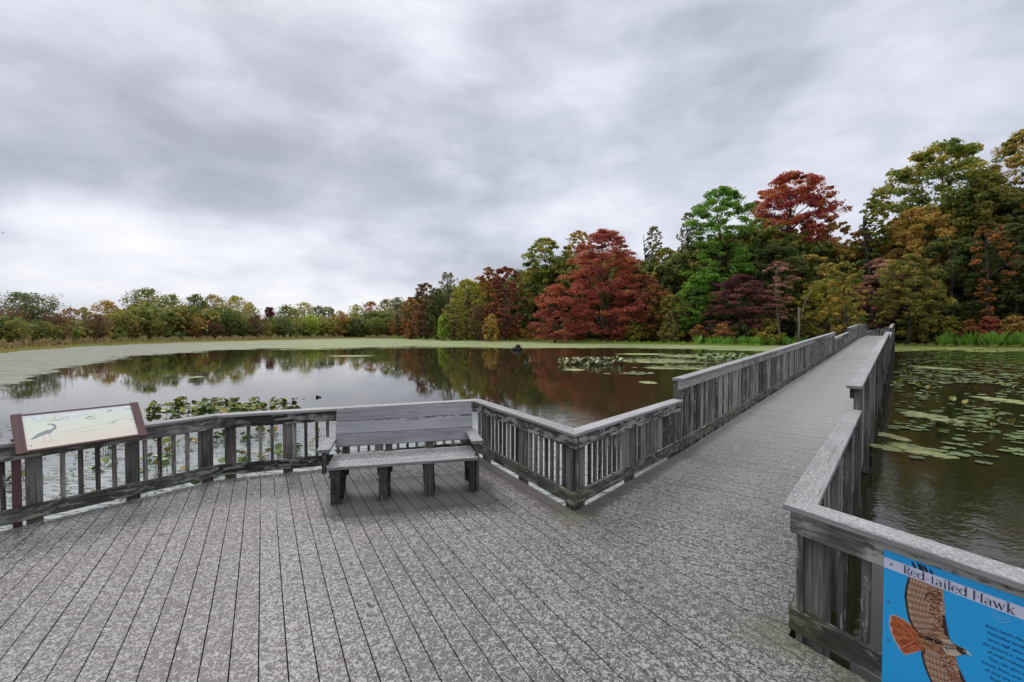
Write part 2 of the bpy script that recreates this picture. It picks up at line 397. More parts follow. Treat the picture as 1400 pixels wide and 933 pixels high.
def railing(pts,H,out,name_label,posts,group=None,wb=W_BAL,wr=W_RAIL,bal=.138,drop=None,cap0=0,cap1=0,kick0=0,kick1=0,baloff=.07,maxind=250,wide=.038,m0=0,m1=0):
    """pts: inner-face line at deck height, out: unit vector away from the deck, posts: distances along"""
    t=empty('wooden_railing',tuple(pts[0]),label=name_label,cat='railing',group=group)
    seg=[(a,b) for a,b in zip(pts[:-1],pts[1:])]
    cum=[0]
    for a,b in seg: cum.append(cum[-1]+Vector((b.x-a.x,b.y-a.y,0)).length)
    def at(d):
        for i,(a,b) in enumerate(seg):
            if d<=cum[i+1] or i==len(seg)-1:
                f=(d-cum[i])/(cum[i+1]-cum[i]); return a+(b-a)*f
    for i,(a,b) in enumerate(seg):
        d=(b-a).normalized(); e0=d*(cap0 if i==0 else 0); e1=d*(cap1 if i==len(seg)-1 else 0)
        k0=d*(kick0 if i==0 else 0); k1=d*(kick1 if i==len(seg)-1 else 0)
        n_=max(1,round((b-a).length/3.4))
        for j in range(n_):
            f0,f1=j/n_,(j+1)/n_
            ca,cb=a-e0,b+e1
            kk0=m0 if (i==0 and j==0) else 0; kk1=m1 if (i==len(seg)-1 and j==n_-1) else 0
            q0=ca.lerp(cb,f0)+d*(.0015 if j else 0); q1=ca.lerp(cb,f1)-d*(.0015 if j<n_-1 else 0)
            miter_board('cap_rail',q0,q1,out,-.036,.135,H-.038,H,kk0,kk1,W_CAP,t,ch=.006)
            q0=a.lerp(b,f0)+d*(.0015 if j else 0); q1=a.lerp(b,f1)-d*(.0015 if j<n_-1 else 0)
            miter_board('top_rail',q0,q1,out,0,.038,H-.179,H-.0385,kk0,kk1,wr,t)
            miter_board('kick_board',q0,q1,out,.0003,.038,.045,.188,kk0,kk1,W_KICK,t)
    for d in posts:
        p=at(d)
        dd=(seg[0][1]-seg[0][0]); dd.z=0
        post_bot=-.55
        # vertical board: length along Z, width along rail direction
        board('post',p+out*.0845+Z*post_bot,p+out*.0845+Z*(H-.040),.115,.092,dd.normalized(),W_POST,t,ch=.005)
    total=cum[-1]; nb=int(total/bal); off=(total-nb*bal)/2
    extra=[]
    for i in range(nb+1):
        d=off+i*bal
        if any(abs(d-q)<.085 for q in posts): continue
        p=at(min(max(d,0),total)); dd=(seg[0][1]-seg[0][0]); dd.z=0
        zb=.06 if drop is None else -drop-random.uniform(0,.10)
        q0=p+out*.0585+Z*zb; q1=p+out*.0585+Z*(H-.045)
        wv=wide if i%1==0 else wide
        ang=random.uniform(-.05,.05); up=Matrix.Rotation(ang,3,'Z')@dd.normalized()
        lean=dd.normalized()*random.uniform(-.004,.004)
        if i<maxind:
            Lr=round((q1-q0).length,2)
            q0=q1-Z*Lr
            board('baluster',q0,q1+lean,wv,.036,up,wb,t,ch=.004)
    return t
rin_AB=(B-A).normalized(); outAB=Vector((-rin_AB.y,rin_AB.x,0))
dLA=(A-L_).normalized(); outLA=Vector((-dLA.y,dLA.x,0))
dBC=(C-B).normalized(); outBC=Vector((-dBC.y,dBC.x,0))
H1=.838; H2=1.17
def mk(o_this,d_this,o_other): return o_other.dot(d_this)/(1+o_this.dot(o_other))
dER=(RR-E_).normalized(); outER=Vector((-dER.y,dER.x,0))
railing([L_,A],H1,outLA,'low dark railing at far left that carries the wading bird panel',[.4,1.9,3.57,4.35,5.10],m1=mk(outLA,dLA,outAB),bal=.138)
railing([A,B],H1,outAB,'low weathered railing along the back of the deck behind the bench',[.12,.80,2.0,3.28],m0=mk(outAB,rin_AB,outLA),m1=mk(outAB,rin_AB,outBC))
railing([B,C],H1,outBC,'low railing from the bench end to the mossy near corner',[.25,1.35,2.40],m0=mk(outBC,dBC,outAB),m1=mk(outBC,dBC,-wnr),bal=.118)
S1,S2,S3,S4=3.05,25.4,33.9,53.2
railing([LP(0),LP(S1)],H1,-wnr,'short low railing joining the near corner to the tall boardwalk railing',[.22,1.45,2.9],m0=mk(-wnr,wdir,outBC),bal=.118)
gl='railings of the boardwalk'
railing([LP(S1+.02),LP(14),LP(S2)],H2,-wnr,'long tall slatted railing on the left side of the boardwalk, nearest section',[.06]+[2.2*i+1.6 for i in range(10)]+[22.2],group=gl,wb=W_TALL,wr=W_TALL,drop=.2,bal=.125,wide=.05)
railing([LP(S2+.02),LP(S3)],.87,-wnr,'short lower railing section at left of the boardwalk between two tall ones',[.1,2.8,5.6,8.3],group=gl,wb=W_TALL,wr=W_TALL,bal=.14,wide=.05)
railing([LP(S3+.02),LP(42.6),LP(48),LP(S4)],H2,-wnr,'tall railing at left of the boardwalk by its crest, farthest tall section',[.1,3,6,9,12,15,18,19.2],group=gl,wb=W_TALL,wr=W_TALL,bal=.15,wide=.06)
railing([LP(S4+.02),LP(57),LP(61),LP(66),LP(72)],H2-.1,-wnr,'railing left of the boardwalk where it bends away beyond the crest',[.1,4,8,12,16],group=gl,wb=W_TALL,wr=W_TALL,bal=.2,wide=.07)
railing([E_,RR],H1,outER,'low railing at right foreground carrying the blue hawk sign',[.12,1.55,3.3],m0=mk(outER,dER,wnr),bal=.118,wr=W_RAIL2)
QE=LP(SE,WW)
def WR(s,u=WW): return LP(s,u)
railing([WR(SE),WR(3.62)],H1,wnr,'low wide-capped railing right of the boardwalk, running up from the foreground corner',[.26,1.5,2.9,4.15],m0=mk(wnr,wdir,outER),wb=W_TALL,bal=.118,drop=.12,cap1=.01,wide=.05)
railing([WR(3.64),WR(14),WR(26)],H2,wnr,'long tall railing on the right side of the boardwalk above the lily pads',[.06]+[2.2*i+2.0 for i in range(10)]+[22.2],group=gl,wb=W_TALL,wr=W_TALL,drop=.25,bal=.125,wide=.06,cap0=.06)
railing([WR(26.02),WR(34)],.87,wnr,'short lower railing section at right of the boardwalk between two tall ones',[.1,2.7,5.3,7.9],group=gl,wb=W_TALL,wr=W_TALL,drop=.2,bal=.15,wide=.06)
railing([WR(34.02),WR(42.6),WR(48),WR(S4)],H2,wnr,'tall railing at right of the boardwalk crest, the farthest on that side',[.1,3,6,9,12,15,18],group=gl,wb=W_TALL,wr=W_TALL,drop=.2,bal=.16,wide=.06)
railing([WR(S4+.02),WR(57),WR(61),WR(66),WR(72)],H2-.1,wnr,'railing right of the boardwalk where it bends away beyond the crest',[.1,4,8,12,16],group=gl,wb=W_TALL,wr=W_TALL,bal=.2,wide=.07)

# ------------------------------------------------------------------ bench
bench=empty('park_bench',tuple(B0),label='weathered grey slatted wooden bench with arms standing by the back railing',cat='bench')
def bp(u,v,z): return B0+BD*u+BN*v+Vector((0,0,z))
BL=1.60
for i,v in enumerate((.035,.182,.329,.476)):
    board('seat_slat',bp(-.045,v+.035,.402),bp(BL+.03,v+.035,.402),.141,.036,BN,W_SEAT,bench,ch=.004)
b0=Vector((0,.585,.50)); b1=Vector((0,.745,.965)); bd_=(b1-b0).normalized()
slope=BN*bd_.y+Z*bd_.z
for i in range(3):
    c=.076+i*.1565
    y=b0.y+bd_.y*c; z=b0.z+bd_.z*c
    tw=.0 if i<2 else .01
    board('back_slat',bp(-.03,y,z-.002+tw*0),bp(BL+.065,y,z+tw),.152,.036,slope,W_BENCH,bench,ch=.004)
for i,u in enumerate((.04,.55,1.06,BL-.03)):
    out=-1 if i<2 else 1
    w_=.10 if i<3 else .06
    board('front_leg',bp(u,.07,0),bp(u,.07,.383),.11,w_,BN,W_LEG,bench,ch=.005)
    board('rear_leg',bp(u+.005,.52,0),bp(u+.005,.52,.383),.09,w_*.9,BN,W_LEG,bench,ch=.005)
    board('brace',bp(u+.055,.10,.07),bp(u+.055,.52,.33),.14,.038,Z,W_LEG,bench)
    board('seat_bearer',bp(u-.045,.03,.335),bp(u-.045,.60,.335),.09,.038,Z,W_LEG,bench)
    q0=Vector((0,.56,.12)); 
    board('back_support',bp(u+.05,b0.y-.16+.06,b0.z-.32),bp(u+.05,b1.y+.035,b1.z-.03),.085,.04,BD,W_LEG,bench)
for u in (-.085,BL+.035):
    board('arm_post',bp(u,.10,0 if u>0 else .335),bp(u,.10,.575),.088,.04,BN,W_LEG if u<0 else W_POST,bench)
    board('armrest',bp(u,.03,.594),bp(u,.64,.594),.14,.036,BD,W_SEAT,bench,ch=.005)
sv=[]
for u in (.04,.55,1.06,BL-.03):
    for i,v in enumerate((.035,.182,.329,.476)):
        sv.append((u,v+.035,.4215))
def studs(name,pts,nrm,r,mat,parent):
    V=[];F_=[]
    nrm=nrm.normalized(); a=nrm.orthogonal().normalized(); b=nrm.cross(a)
    for p in pts:
        o=len(V)
        for lift in (0,.0016):
            for k in range(7):
                t=2*math.pi*k/7; q=p+nrm*lift+(a*math.cos(t)+b*math.sin(t))*r-parent.location; V.append(tuple(q))
        F_+=[tuple(range(o+7,o+14))]+[(o+k,o+(k+1)%7,o+7+(k+1)%7,o+7+k) for k in range(7)]
    return tag(link(name,py_mesh(name,(V,F_),[mat]),parent),kind='stuff')
studs('screws',[bp(u+du,v,.4205) for u,v,_ in sv for du in (0,) for v in (v-.035,v+.035)],Z,.0045,SCREW,bench)
fr=slope.cross(BD); fr=fr if fr.dot(BN)<0 else -fr
studs('screws',[bp(u+.05,b0.y+bd_.y*(.076+i*.1565+e),b0.z+bd_.z*(.076+i*.1565+e))+fr*.0185 for u in (.04,.55,1.06,BL-.08) for i in range(3) for e in (-.04,.04)],fr,.005,M_SHINY,bench)
M_TWIG=plain('dark_twig',(.03,.022,.015),.8)
def twig(x,y,L,a,label):
    pts=[Vector((-L/2,0,.004)),Vector((0,L*.08,.008)),Vector((L/2,-L*.02,.004))]
    o=link('twig',py_mesh('twig',tube_geo(pts,[.0025,.003,.0015],5),[M_TWIG])); o.location=(x,y,.001); o.rotation_euler=(0,0,a); tag(o,label,'twig')
twig(-3.26,4.18,.10,.3,'short dark twig lying on the deck boards at left, below the railing')
twig(-1.0,3.1,.07,-.7,'tiny dark twig on the deck in front of the bench')
# ------------------------------------------------------------------ signs
def poly2d(name,pts,M,off,mat,parent,th=.0):
    """flat outline (u right, v down) on the sign plane M"""
    me=bpy.data.meshes.new(name); bm=bmesh.new()
    vs=[bm.verts.new((u,-v,off)) for u,v in pts]
    f=bm.faces.new(vs); bmesh.ops.triangulate(bm,faces=[f]); bmesh.ops.recalc_face_normals(bm,faces=bm.faces)
    bm.to_mesh(me); bm.free(); me.materials.append(mat)
    o=link(name,me,parent); o.matrix_local=localM(parent,M); return o
def strokes(name,ss,M,off,mat,parent):
    """ss: list of polylines [(u,v,width),...]"""
    V=[];Fa=[]
    for st in ss:
        base=len(V)
        for i,(u,v,wd) in enumerate(st):
            a=st[max(i-1,0)]; b=st[min(i+1,len(st)-1)]
            dx,dy=b[0]-a[0],b[1]-a[1]; l=math.hypot(dx,dy) or 1; nx,ny=-dy/l*wd/2,dx/l*wd/2
            V+=[(u+nx,-(v+ny),off),(u-nx,-(v-ny),off)]
        for i in range(len(st)-1): Fa.append((base+2*i,base+2*i+1,base+2*i+3,base+2*i+2))
    me=bpy.data.meshes.new(name); me.from_pydata(V,[],Fa); me.materials.append(mat); me.update()
    o=link(name,me,parent); o.matrix_local=localM(parent,M); return o
def box_on(name,u0,u1,v0,v1,d0,d1,M,mat,parent):
    vs=[(u,-v,d) for d in (d0,d1) for u,v in ((u0,v0),(u1,v0),(u1,v1),(u0,v1))]
    fs=[(0,1,2,3),(7,6,5,4),(0,4,5,1),(1,5,6,2),(2,6,7,3),(3,7,4,0)]
    me=bpy.data.meshes.new(name); me.from_pydata(vs,[],fs); me.materials.append(mat); me.update()
    o=link(name,me,parent); o.matrix_local=localM(parent,M); return o
def disc_on(name,u,v,r,M,off,mat,parent):
    return poly2d(name,[(u+r*math.cos(a*math.pi/6),v+r*math.sin(a*math.pi/6)) for a in range(12)],M,off,mat,parent)
def text_on(name,txt,size,u,v,M,off,mat,parent,align='CENTER',shear=0,bold=0,xs=1):
    cu=bpy.data.curves.new(name,'FONT'); cu.body=txt; cu.size=size; cu.align_x=align; cu.shear=shear; cu.offset=bold; cu.resolution_u=2
    tmp=bpy.data.objects.new('tmp',cu); COL.objects.link(tmp)
    dg=bpy.context.evaluated_depsgraph_get(); me=bpy.data.meshes.new_from_object(tmp.evaluated_get(dg))
    bpy.data.objects.remove(tmp); me.materials.clear(); me.materials.append(mat)
    for vv in me.vertices: vv.co=Vector((vv.co.x*xs+u,vv.co.y-v,off))
    o=link(name,me,parent); o.matrix_local=localM(parent,M); return o

# blue hawk sign on the near right railing
n_in=-outER
org=E_+dER*.49-outER*.004+Vector((0,0,.757))
SM=Matrix((dER,Vector((0,0,1)),dER.cross(Vector((0,0,1))))).transposed().to_4x4()   # u right, up, normal
SM.translation=org
if (SM.to_3x3()@Vector((0,0,1))).dot(n_in)<0: print('sign normal flipped')
hawk=empty('hawk_sign',tuple(org),label='blue sign about a soaring hawk screwed to the railing at lower right',cat='sign')
M_BLUE=plain('sky_blue_sign_print',(.016,.40,.86),.35); M_BAND=plain('pale_lilac_band',(.66,.68,.86),.4); M_INK=plain('navy_ink',(.012,.018,.05),.5)
M_TXT=plain('dark_blue_small_print',(.004,.075,.26),.5); M_PALE=plain('light_blue_chevron_print',(.25,.62,.85),.5)
M_BLK=plain('black_feather_print',(.008,.008,.012),.5); M_WHT=plain('cream_feather_print',(.55,.45,.36),.5)
def wingmat(name,base,dot,rust):
    m,n=newmat(name); oc=n.n('ShaderNodeTexCoord').outputs['Object']
    s=n.n('ShaderNodeSeparateXYZ',{0:n.vm('ADD',oc,n.vm('MULTIPLY',n.n('ShaderNodeTexNoise',{'Vector':oc,'Scale':14.0}).outputs[1],(.02,.02,0)))})
    u=n.math('ADD',s.outputs[0],n.math('MULTIPLY',s.outputs[1],.25)); v=n.math('SUBTRACT',s.outputs[1],n.math('MULTIPLY',s.outputs[0],.3))
    a=n.math('SINE',n.math('MULTIPLY',u,560.0)); b=n.math('SINE',n.math('MULTIPLY',v,430.0))
    k=n.step(n.math('ADD',a,b),.1,1.0)
    big=n.noise(oc,9.0,3,.6)
    c=n.mix(n.step(big,.42,.66),base,rust); c=n.mix(n.math('MULTIPLY',k,.8),c,dot)
    return finish(m,n,{'Base Color':c,'Roughness':.45})
M_WING=wingmat('barred_wing_print',(.50,.38,.29),(.22,.10,.06),(.42,.22,.12))
M_WLOW=wingmat('barred_rust_wing_print',(.48,.28,.15),(.20,.07,.03),(.38,.14,.05))
def rustmat(name,a,b,sc):
    m,n=newmat(name); oc=n.n('ShaderNodeTexCoord').outputs['Object']
    x=n.noise(n.vm('MULTIPLY',n.n('ShaderNodeMapping',{'Vector':oc,'Rotation':(0,0,R(25))}).outputs[0],(5,sc,1)),7.0,4,.6,.3)
    c=n.ramp(x,[(.36,a),(.62,b)]); return finish(m,n,{'Base Color':c,'Roughness':.45})
M_TAIL=rustmat('rusty_tail_print',(.22,.035,.012),(.62,.17,.06),14); M_BODY=rustmat('tawny_body_print',(.10,.035,.018),(.50,.25,.11),10)
M_HEAD=plain('dark_brown_head_print',(.05,.018,.012),.5)
panel=box_on('panel',0,.66,0,.74,-.003,.003,SM,M_BLUE,hawk)
SW=.66
box_on('title_band',0.0,SW,.0365,.091,.0032,.0036,SM,M_BAND,hawk)
wing=[(0.109,0.076),(0.097,0.148),(0.093,0.205),(0.1,0.255),(0.109,0.305),(0.125,0.342),(0.146,0.361),(0.175,0.351),(0.199,0.335),(0.233,0.33),(0.266,0.32),(0.255,0.267),(0.247,0.213),(0.244,0.156),(0.238,0.1),(0.236,0.0912),(0.106,0.0912)]
M2=SM
poly2d('upper_wing',wing,M2,.0040,M_WING,hawk)
def along(pl,t):
    L=[math.hypot(pl[i+1][0]-pl[i][0],pl[i+1][1]-pl[i][1]) for i in range(len(pl)-1)]; d=t*sum(L)
    for i,l in enumerate(L):
        if d<=l or i==len(L)-1: f=d/l; return (pl[i][0]+(pl[i+1][0]-pl[i][0])*f,pl[i][1]+(pl[i+1][1]-pl[i][1])*f)
        d-=l
def feathers(spine,edge,n_,wd,off,vmin=-1):
    """overlapping flight feathers from the spine of the wing to its trailing edge, each with its dark bars"""
    fA=[];fB=[];bars=[];tips=[];shaft=[]
    for i in range(n_):
        t=(i+.5)/n_; p=along(spine,t); q=along(edge,t)
        if min(p[1],q[1])<vmin: continue
        dx,dy=q[0]-p[0],q[1]-p[1]; l=math.hypot(dx,dy); nx,ny=-dy/l,dx/l
        (fA if i%2 else fB).append([(p[0],p[1],wd*.5),(p[0]+dx*.5,p[1]+dy*.5,wd),(p[0]+dx*.93,p[1]+dy*.93,wd*.95),(q[0],q[1],wd*.35)])
        shaft.append([(p[0]+nx*wd*.48,p[1]+ny*wd*.48,.0007),(q[0]+nx*wd*.42,q[1]+ny*wd*.42,.0007)])
        tips.append([(p[0]+dx*.93,p[1]+dy*.93,wd*.98),(p[0]+dx*.97,p[1]+dy*.97,wd*.8),(q[0],q[1],wd*.3)])
        jit=random.Random(i).uniform(-.05,.05)
        for k in range(7):
            f=.26+.092*k+jit; c_=(p[0]+dx*f,p[1]+dy*f); h_w=wd*.40
            bars.append([(c_[0]-nx*h_w,c_[1]-ny*h_w,.0008),(c_[0]+dx/l*.003,c_[1]+dy/l*.003,.0034),(c_[0]+nx*h_w*.8,c_[1]+ny*h_w*.8,.0008)])
    strokes('feather_print',fA,M2,off,M_FA,hawk); strokes('feather_print',fB,M2,off+.0001,M_FB,hawk)
    strokes('feather_bars',bars,M2,off+.0002,M_BAR,hawk); strokes('feather_tips',tips,M2,off+.00025,M_HEAD,hawk); strokes('feather_edges',shaft,M2,off+.0003,M_BAR,hawk)
M_FA=plain('tan_feather_print',(.33,.19,.12),.4); M_FB=plain('cream_tan_feather_print',(.50,.33,.23),.4); M_BAR=plain('brown_bar_print',(.085,.030,.018),.4)
feathers([(.236,.100),(.238,.16),(.240,.22),(.236,.27),(.225,.315)],[(.103,.098),(.091,.16),(.090,.21),(.097,.26),(.108,.31),(.128,.345),(.150,.358)],17,.0175,.0041,.095)
def scallop(o,amp,k):
    return o
poly2d('tail_edge',[(0.146,0.348),(0.100,0.325),(0.052,0.319),(0.031,0.334),(0.026,0.381),(0.036,0.425),(0.055,0.462),(0.075,0.491),(0.094,0.507),(0.130,0.475),(0.17,0.430)],M2,.0038,M_WHT,hawk)
poly2d('tail',[(0.175,0.351),(0.146,0.353),(0.103,0.331),(0.053,0.324),(0.035,0.338),(0.038,.358),(0.030,0.381),(0.042,.40),(0.040,0.423),(0.053,.44),(0.059,0.459),(0.073,.47),(0.078,0.487),(0.094,0.502),(0.128,0.471),(0.17,0.43),(0.193,0.401)],M2,.0042,M_TAIL,hawk)
strokes('tail_feather_lines',[[(.165,.385,.0006),(.5*(x_+.165),.5*(y_+.385),.0022),(x_,y_,.0014)] for x_,y_ in ((.058,.335),(.040,.355),(.036,.378),(.044,.40),(.046,.424),(.060,.45),(.070,.468),(.082,.486))],M2,.0044,plain('dark_rust_print',(.16,.03,.012),.4),hawk)
strokes('tail_feather_lines',[[(.16,.38,.0006),(.5*(x_+.16),.5*(y_+.38),.003),(x_,y_,.0018)] for x_,y_ in ((.050,.345),(.038,.390),(.053,.436),(.078,.476))],M2,.00445,plain('bright_orange_print',(.75,.26,.10),.4),hawk)
poly2d('lower_wing',[(0.161,0.420),(0.164,0.472),(0.175,0.51),(0.188,0.543),(0.207,0.585),(0.226,.625),(.25,.672),(.285,.70),(.325,.712),(.35,.70),(.352,.66),(.350,.61),(0.342,0.555),(0.330,0.50),(0.311,0.457),(0.298,0.43),(0.287,0.388),(0.255,0.39),(0.221,0.395),(0.193,0.390)],M2,.0039,M_WLOW,hawk)
feathers([(.292,.41),(.308,.46),(.325,.52),(.335,.58),(.338,.66)],[(.172,.425),(.160,.46),(.172,.51),(.186,.545),(.205,.585),(.226,.63),(.25,.675)],17,.019,.0040)
poly2d('body',[(0.160,0.350),(0.175,0.342),(0.199,0.326),(0.233,.322),(0.266,0.318),(0.277,0.332),(0.298,0.333),(0.324,0.334),(0.330,0.348),(0.313,0.363),(0.287,0.392),(0.255,0.407),(0.221,0.411),(0.193,0.408),(0.16,0.428),(.150,.39)],M2,.0045,M_BODY,hawk)
poly2d('chest',[(0.240,0.334),(0.267,0.323),(0.279,0.34),(0.298,0.358),(0.311,0.366),(0.287,0.389),(0.258,0.401),(0.236,0.372)],M2,.0048,M_WHT,hawk)
strokes('chest_streaks',[[(.236,.345,.001),(.25,.365,.006),(.262,.388,.001)],[(.225,.340,.001),(.236,.36,.007),(.243,.385,.001)],[(.252,.34,.001),(.262,.352,.004),(.27,.37,.001)],[(.21,.338,.001),(.225,.36,.006),(.228,.385,.001)],[(.19,.352,.001),(.21,.362,.005),(.222,.372,.001)]],M2,.0051,M_HEAD,hawk)
poly2d('head',[(0.277,0.338),(0.298,0.334),(0.324,0.336),(0.334,0.346),(0.311,0.366),(0.293,0.358)],M2,.0052,M_HEAD,hawk)
poly2d('beak',[(.322,.336),(.336,.339),(.349,.352),(.334,.349),(.326,.350)],M2,.0055,plain('pale_beak_print',(.6,.58,.55),.5),hawk)
disc_on('eye',.318,.344,.0035,M2,.0056,M_WHT,hawk)
poly2d('dark_shoulder',[(0.220,0.233),(0.247,0.213),(0.255,0.267),(0.266,0.32),(0.249,0.307),(0.233,0.28)],M2,.0047,M_HEAD,hawk)
poly2d('dark_shoulder',[(0.300,0.436),(0.311,0.457),(0.330,0.50),(0.340,0.545),(0.322,0.52),(.306,.485)],M2,.0047,M_HEAD,hawk)
rg=random.Random(5)
def coverts(line,depth,n_,off,mats):
    for mi,mt_ in enumerate(mats):
        st=[]
        for i in range(n_):
            p=along(line,rg.random()); L_c=depth*rg.uniform(.3,1)
            a_=rg.uniform(-.5,.5); dxx=-math.cos(a_)*L_c; dyy=math.sin(a_)*L_c+.004
            q=(p[0]-rg.random()*depth*.9,p[1]+rg.uniform(-.006,.006)); e_=(q[0]+dxx*.35,q[1]+dyy*.35)
            st.append([(q[0],q[1],.0015),((q[0]+e_[0])/2,(q[1]+e_[1])/2,rg.uniform(.003,.006)),(e_[0],e_[1],.0008)])
        strokes('covert_print',st,M2,off+mi*.00012,mt_,hawk)
M_RU=plain('rusty_covert_print',(.36,.14,.06),.4); M_CR=plain('cream_covert_print',(.66,.50,.38),.4)
coverts([(.232,.10),(.238,.16),(.240,.215),(.243,.26),(.250,.31)],.05,95,.00460,[M_RU,M_CR,M_HEAD,M_RU])
coverts([(.283,.41),(.300,.455),(.318,.50),(.330,.55),(.335,.64)],.05,95,.00460,[M_RU,M_CR,M_HEAD,M_RU])
coverts([(.300,.345),(.27,.36),(.24,.37)],.10,60,.00530,[M_BODY,M_CR,M_HEAD])
strokes('wrist_mark',[[(0.172,0.148,.002),(0.185,.137,.007),(0.205,.133,.010),(.222,.139,.010),(.24,.153,.003)],[(0.178,0.14,.002),(0.176,.16,.007),(0.170,.175,.002)]],M2,.0049,M_HEAD,hawk)
strokes('trailing_edge',[[(0.107,0.092,.003),(0.097,0.148,.004),(0.093,0.205,.006),(0.1,0.255,.005),(0.109,0.305,.005),(0.125,0.342,.005),(0.146,0.359,.002)],[(0.162,0.43,.002),(0.166,0.472,.005),(0.177,0.51,.006),(0.190,0.543,.006),(0.209,0.585,.006),(.228,.625,.005),(.252,.672,.004)]],M2,.0050,M_HEAD,hawk)
strokes('wing_tip',[[(.117,.009,.003),(.123,.02,.011),(.131,.0362,.012)],[(.139,.002,.003),(.146,.016,.011),(.154,.0362,.012)],[(.150,.004,.002),(.157,.018,.009),(.163,.0362,.010)],[(.163,.004,.003),(.170,.018,.010),(.178,.0362,.011)],[(.187,.014,.003),(.192,.024,.009),(.197,.0362,.010)]],M2,.0044,M_BLK,hawk)
# title lettering with thick stems and hairline serifs
def arc(cx,cy,rx,ry,a0,a1,thick,thin,n=12):
    out=[]
    for i in range(n+1):
        a=R(a0+(a1-a0)*i/n); out.append((cx+rx*math.cos(a),cy-ry*math.sin(a),thin+(thick-thin)*abs(math.cos(a))**1.5))
    return out
T,h_=.17,.04
def stem(x,y0,y1,serif=True,w_=T,sl=.16):
    s=[[(x,y0,w_),(x,y1,w_)]]
    if serif: s+=[[(x-sl,y1,h_),(x+sl,y1,h_)],[(x-sl,y0,h_),(x+.02,y0,h_)]]
    return s
GL={
'R':(1.0,stem(.22,-1.4,0)+[[(.1,-1.4,h_),(.5,-1.4,h_)],[(.22,-.7,h_),(.5,-.7,h_)],arc(.48,-1.05,.33,.35,90,-90,T,h_),[(.45,-.7,.08),(.62,-.35,.16),(.85,-.02,.15),(.98,-.02,.04)]]),
'e':(.92,[arc(.45,-.48,.36,.48,15,320,T,h_,18),[(.12,-.52,h_),(.8,-.52,h_)]]),
'd':(1.05,[arc(.42,-.48,.34,.48,30,330,T,h_,16)]+[[(.8,-1.5,T),(.8,0,T)],[(.62,-1.5,h_),(.8,-1.5,h_)],[(.8,0,h_),(.98,0,h_)]]),
'-':(.62,[[(.08,-.5,.07),(.52,-.5,.07)]]),
't':(.66,[[(.28,-1.25,.12),(.28,-.2,T),(.36,-.04,.1),(.5,-.02,.06),(.58,-.1,.03)],[(.05,-.95,h_),(.52,-.95,h_)]]),
'a':(.95,[arc(.42,-.72,.27,.24,160,10,T*.8,h_,8),[(.69,-.74,T),(.69,-.1,T),(.88,-.02,.05)],arc(.4,-.26,.28,.26,60,300,T,h_,12),[(.5,-.5,h_),(.69,-.56,h_)]]),
'i':(.5,stem(.25,-.95,0)+[arc(.25,-1.32,.05,.05,0,360,.1,.1,8)]),
'l':(.5,stem(.25,-1.5,0)),
'H':(1.35,stem(.25,-1.4,0)+stem(1.08,-1.4,0)+[[(.1,-1.4,h_),(.42,-1.4,h_)],[(.92,-1.4,h_),(1.24,-1.4,h_)],[(.25,-.72,h_),(1.08,-.72,h_)]]),
'w':(1.35,[[(.1,-.95,T),(.42,0,T)],[(.42,0,h_),(.68,-.9,h_)],[(.62,-.95,T),(.93,0,T)],[(.93,0,h_),(1.22,-.95,h_)],[(-.03,-.95,h_),(.28,-.95,h_)],[(1.05,-.95,h_),(1.34,-.95,h_)]]),
'k':(1.0,stem(.25,-1.5,0)+[[(.28,-.42,h_),(.8,-.93,h_)],[(.42,-.55,.08),(.62,-.25,T),(.82,-.02,T)],[(.66,-.95,h_),(.94,-.95,h_)],[(.68,0,h_),(1.0,0,h_)]]),
' ':(.45,[])}
sc=.0255; x=.083; ss=[]
tot=sum(GL[c][0] for c in 'Red-tailed Hawk'); sc=(.478-.083)/tot
for ch in 'Red-tailed Hawk':
    wch,st=GL[ch]
    for q in st: ss.append([(x+a*sc,.083+b*sc*.98,max(c*sc,.0016)) for a,b,c in q])
    x+=wch*sc
strokes('title_lettering',ss,SM,.0058,M_INK,hawk)
strokes('chevron',[[(.400,.117,.002),(.434,.142,.0022),(.467,.115,.002)],[(.405,.106,.002),(.434,.128,.0022),(.457,.109,.002)],[(.413,.102,.002),(.434,.116,.002),(.448,.105,.0018)]],SM,.0042,M_PALE,hawk)
for i,ln in enumerate(['Every Lake’s Hawk','Red-tailed hawks','circle high above','the ground in search','of small rodents.','They can spot a','mouse from over ten','as they are skilled','finally as they']):
    text_on('body_text',ln,.0185,.452,.187+i*.0288,SM,.0042,M_TXT,hawk,shear=.25,bold=.00035,xs=.96)
for u,v in ((.033,.062),(.023,.267),(.024,.47),(.024,.70),(.63,.062),(.63,.267),(.63,.47)):
    o=disc_on('screw',u,v,.0055,SM,.0062,SCREW,hawk)

# low-profile interpretive panel on the left railing
p_bl=Vector((-4.40,4.07,.80)); 
dS=dLA; 
wS=.98; up3=(outLA*.31+Z*.32).normalized(); hS=.445
PM=Matrix((dS,up3,dS.cross(up3))).transposed().to_4x4(); P0_=Vector((-4.722,4.285,.748)); PM.translation=P0_+up3*hS-dS*.01
panel_root=empty('wading_bird_panel',tuple(PM.translation),label='slanted pale interpretive panel with a grey heron and maroon frame on the left railing',cat='information panel')
M_MAR=plain('maroon_powder_coat',(.115,.055,.058),.45)
m,n=newmat('sun_faded_panel_print'); oc=n.n('ShaderNodeTexCoord').outputs['Object']
sy=n.n('ShaderNodeSeparateXYZ',{0:oc}).outputs[1]
c=n.ramp(n.math('ADD',n.math('MULTIPLY',sy,-2.3),n.math('MULTIPLY',n.math('SUBTRACT',n.noise(oc,5.0,4),.5),.7)),[(.05,(.82,.86,.88)),(.3,(.80,.85,.74)),(.6,(.84,.85,.72)),(.9,(.84,.78,.66))])
M_FADE=finish(m,n,{'Base Color':c,'Roughness':.3})
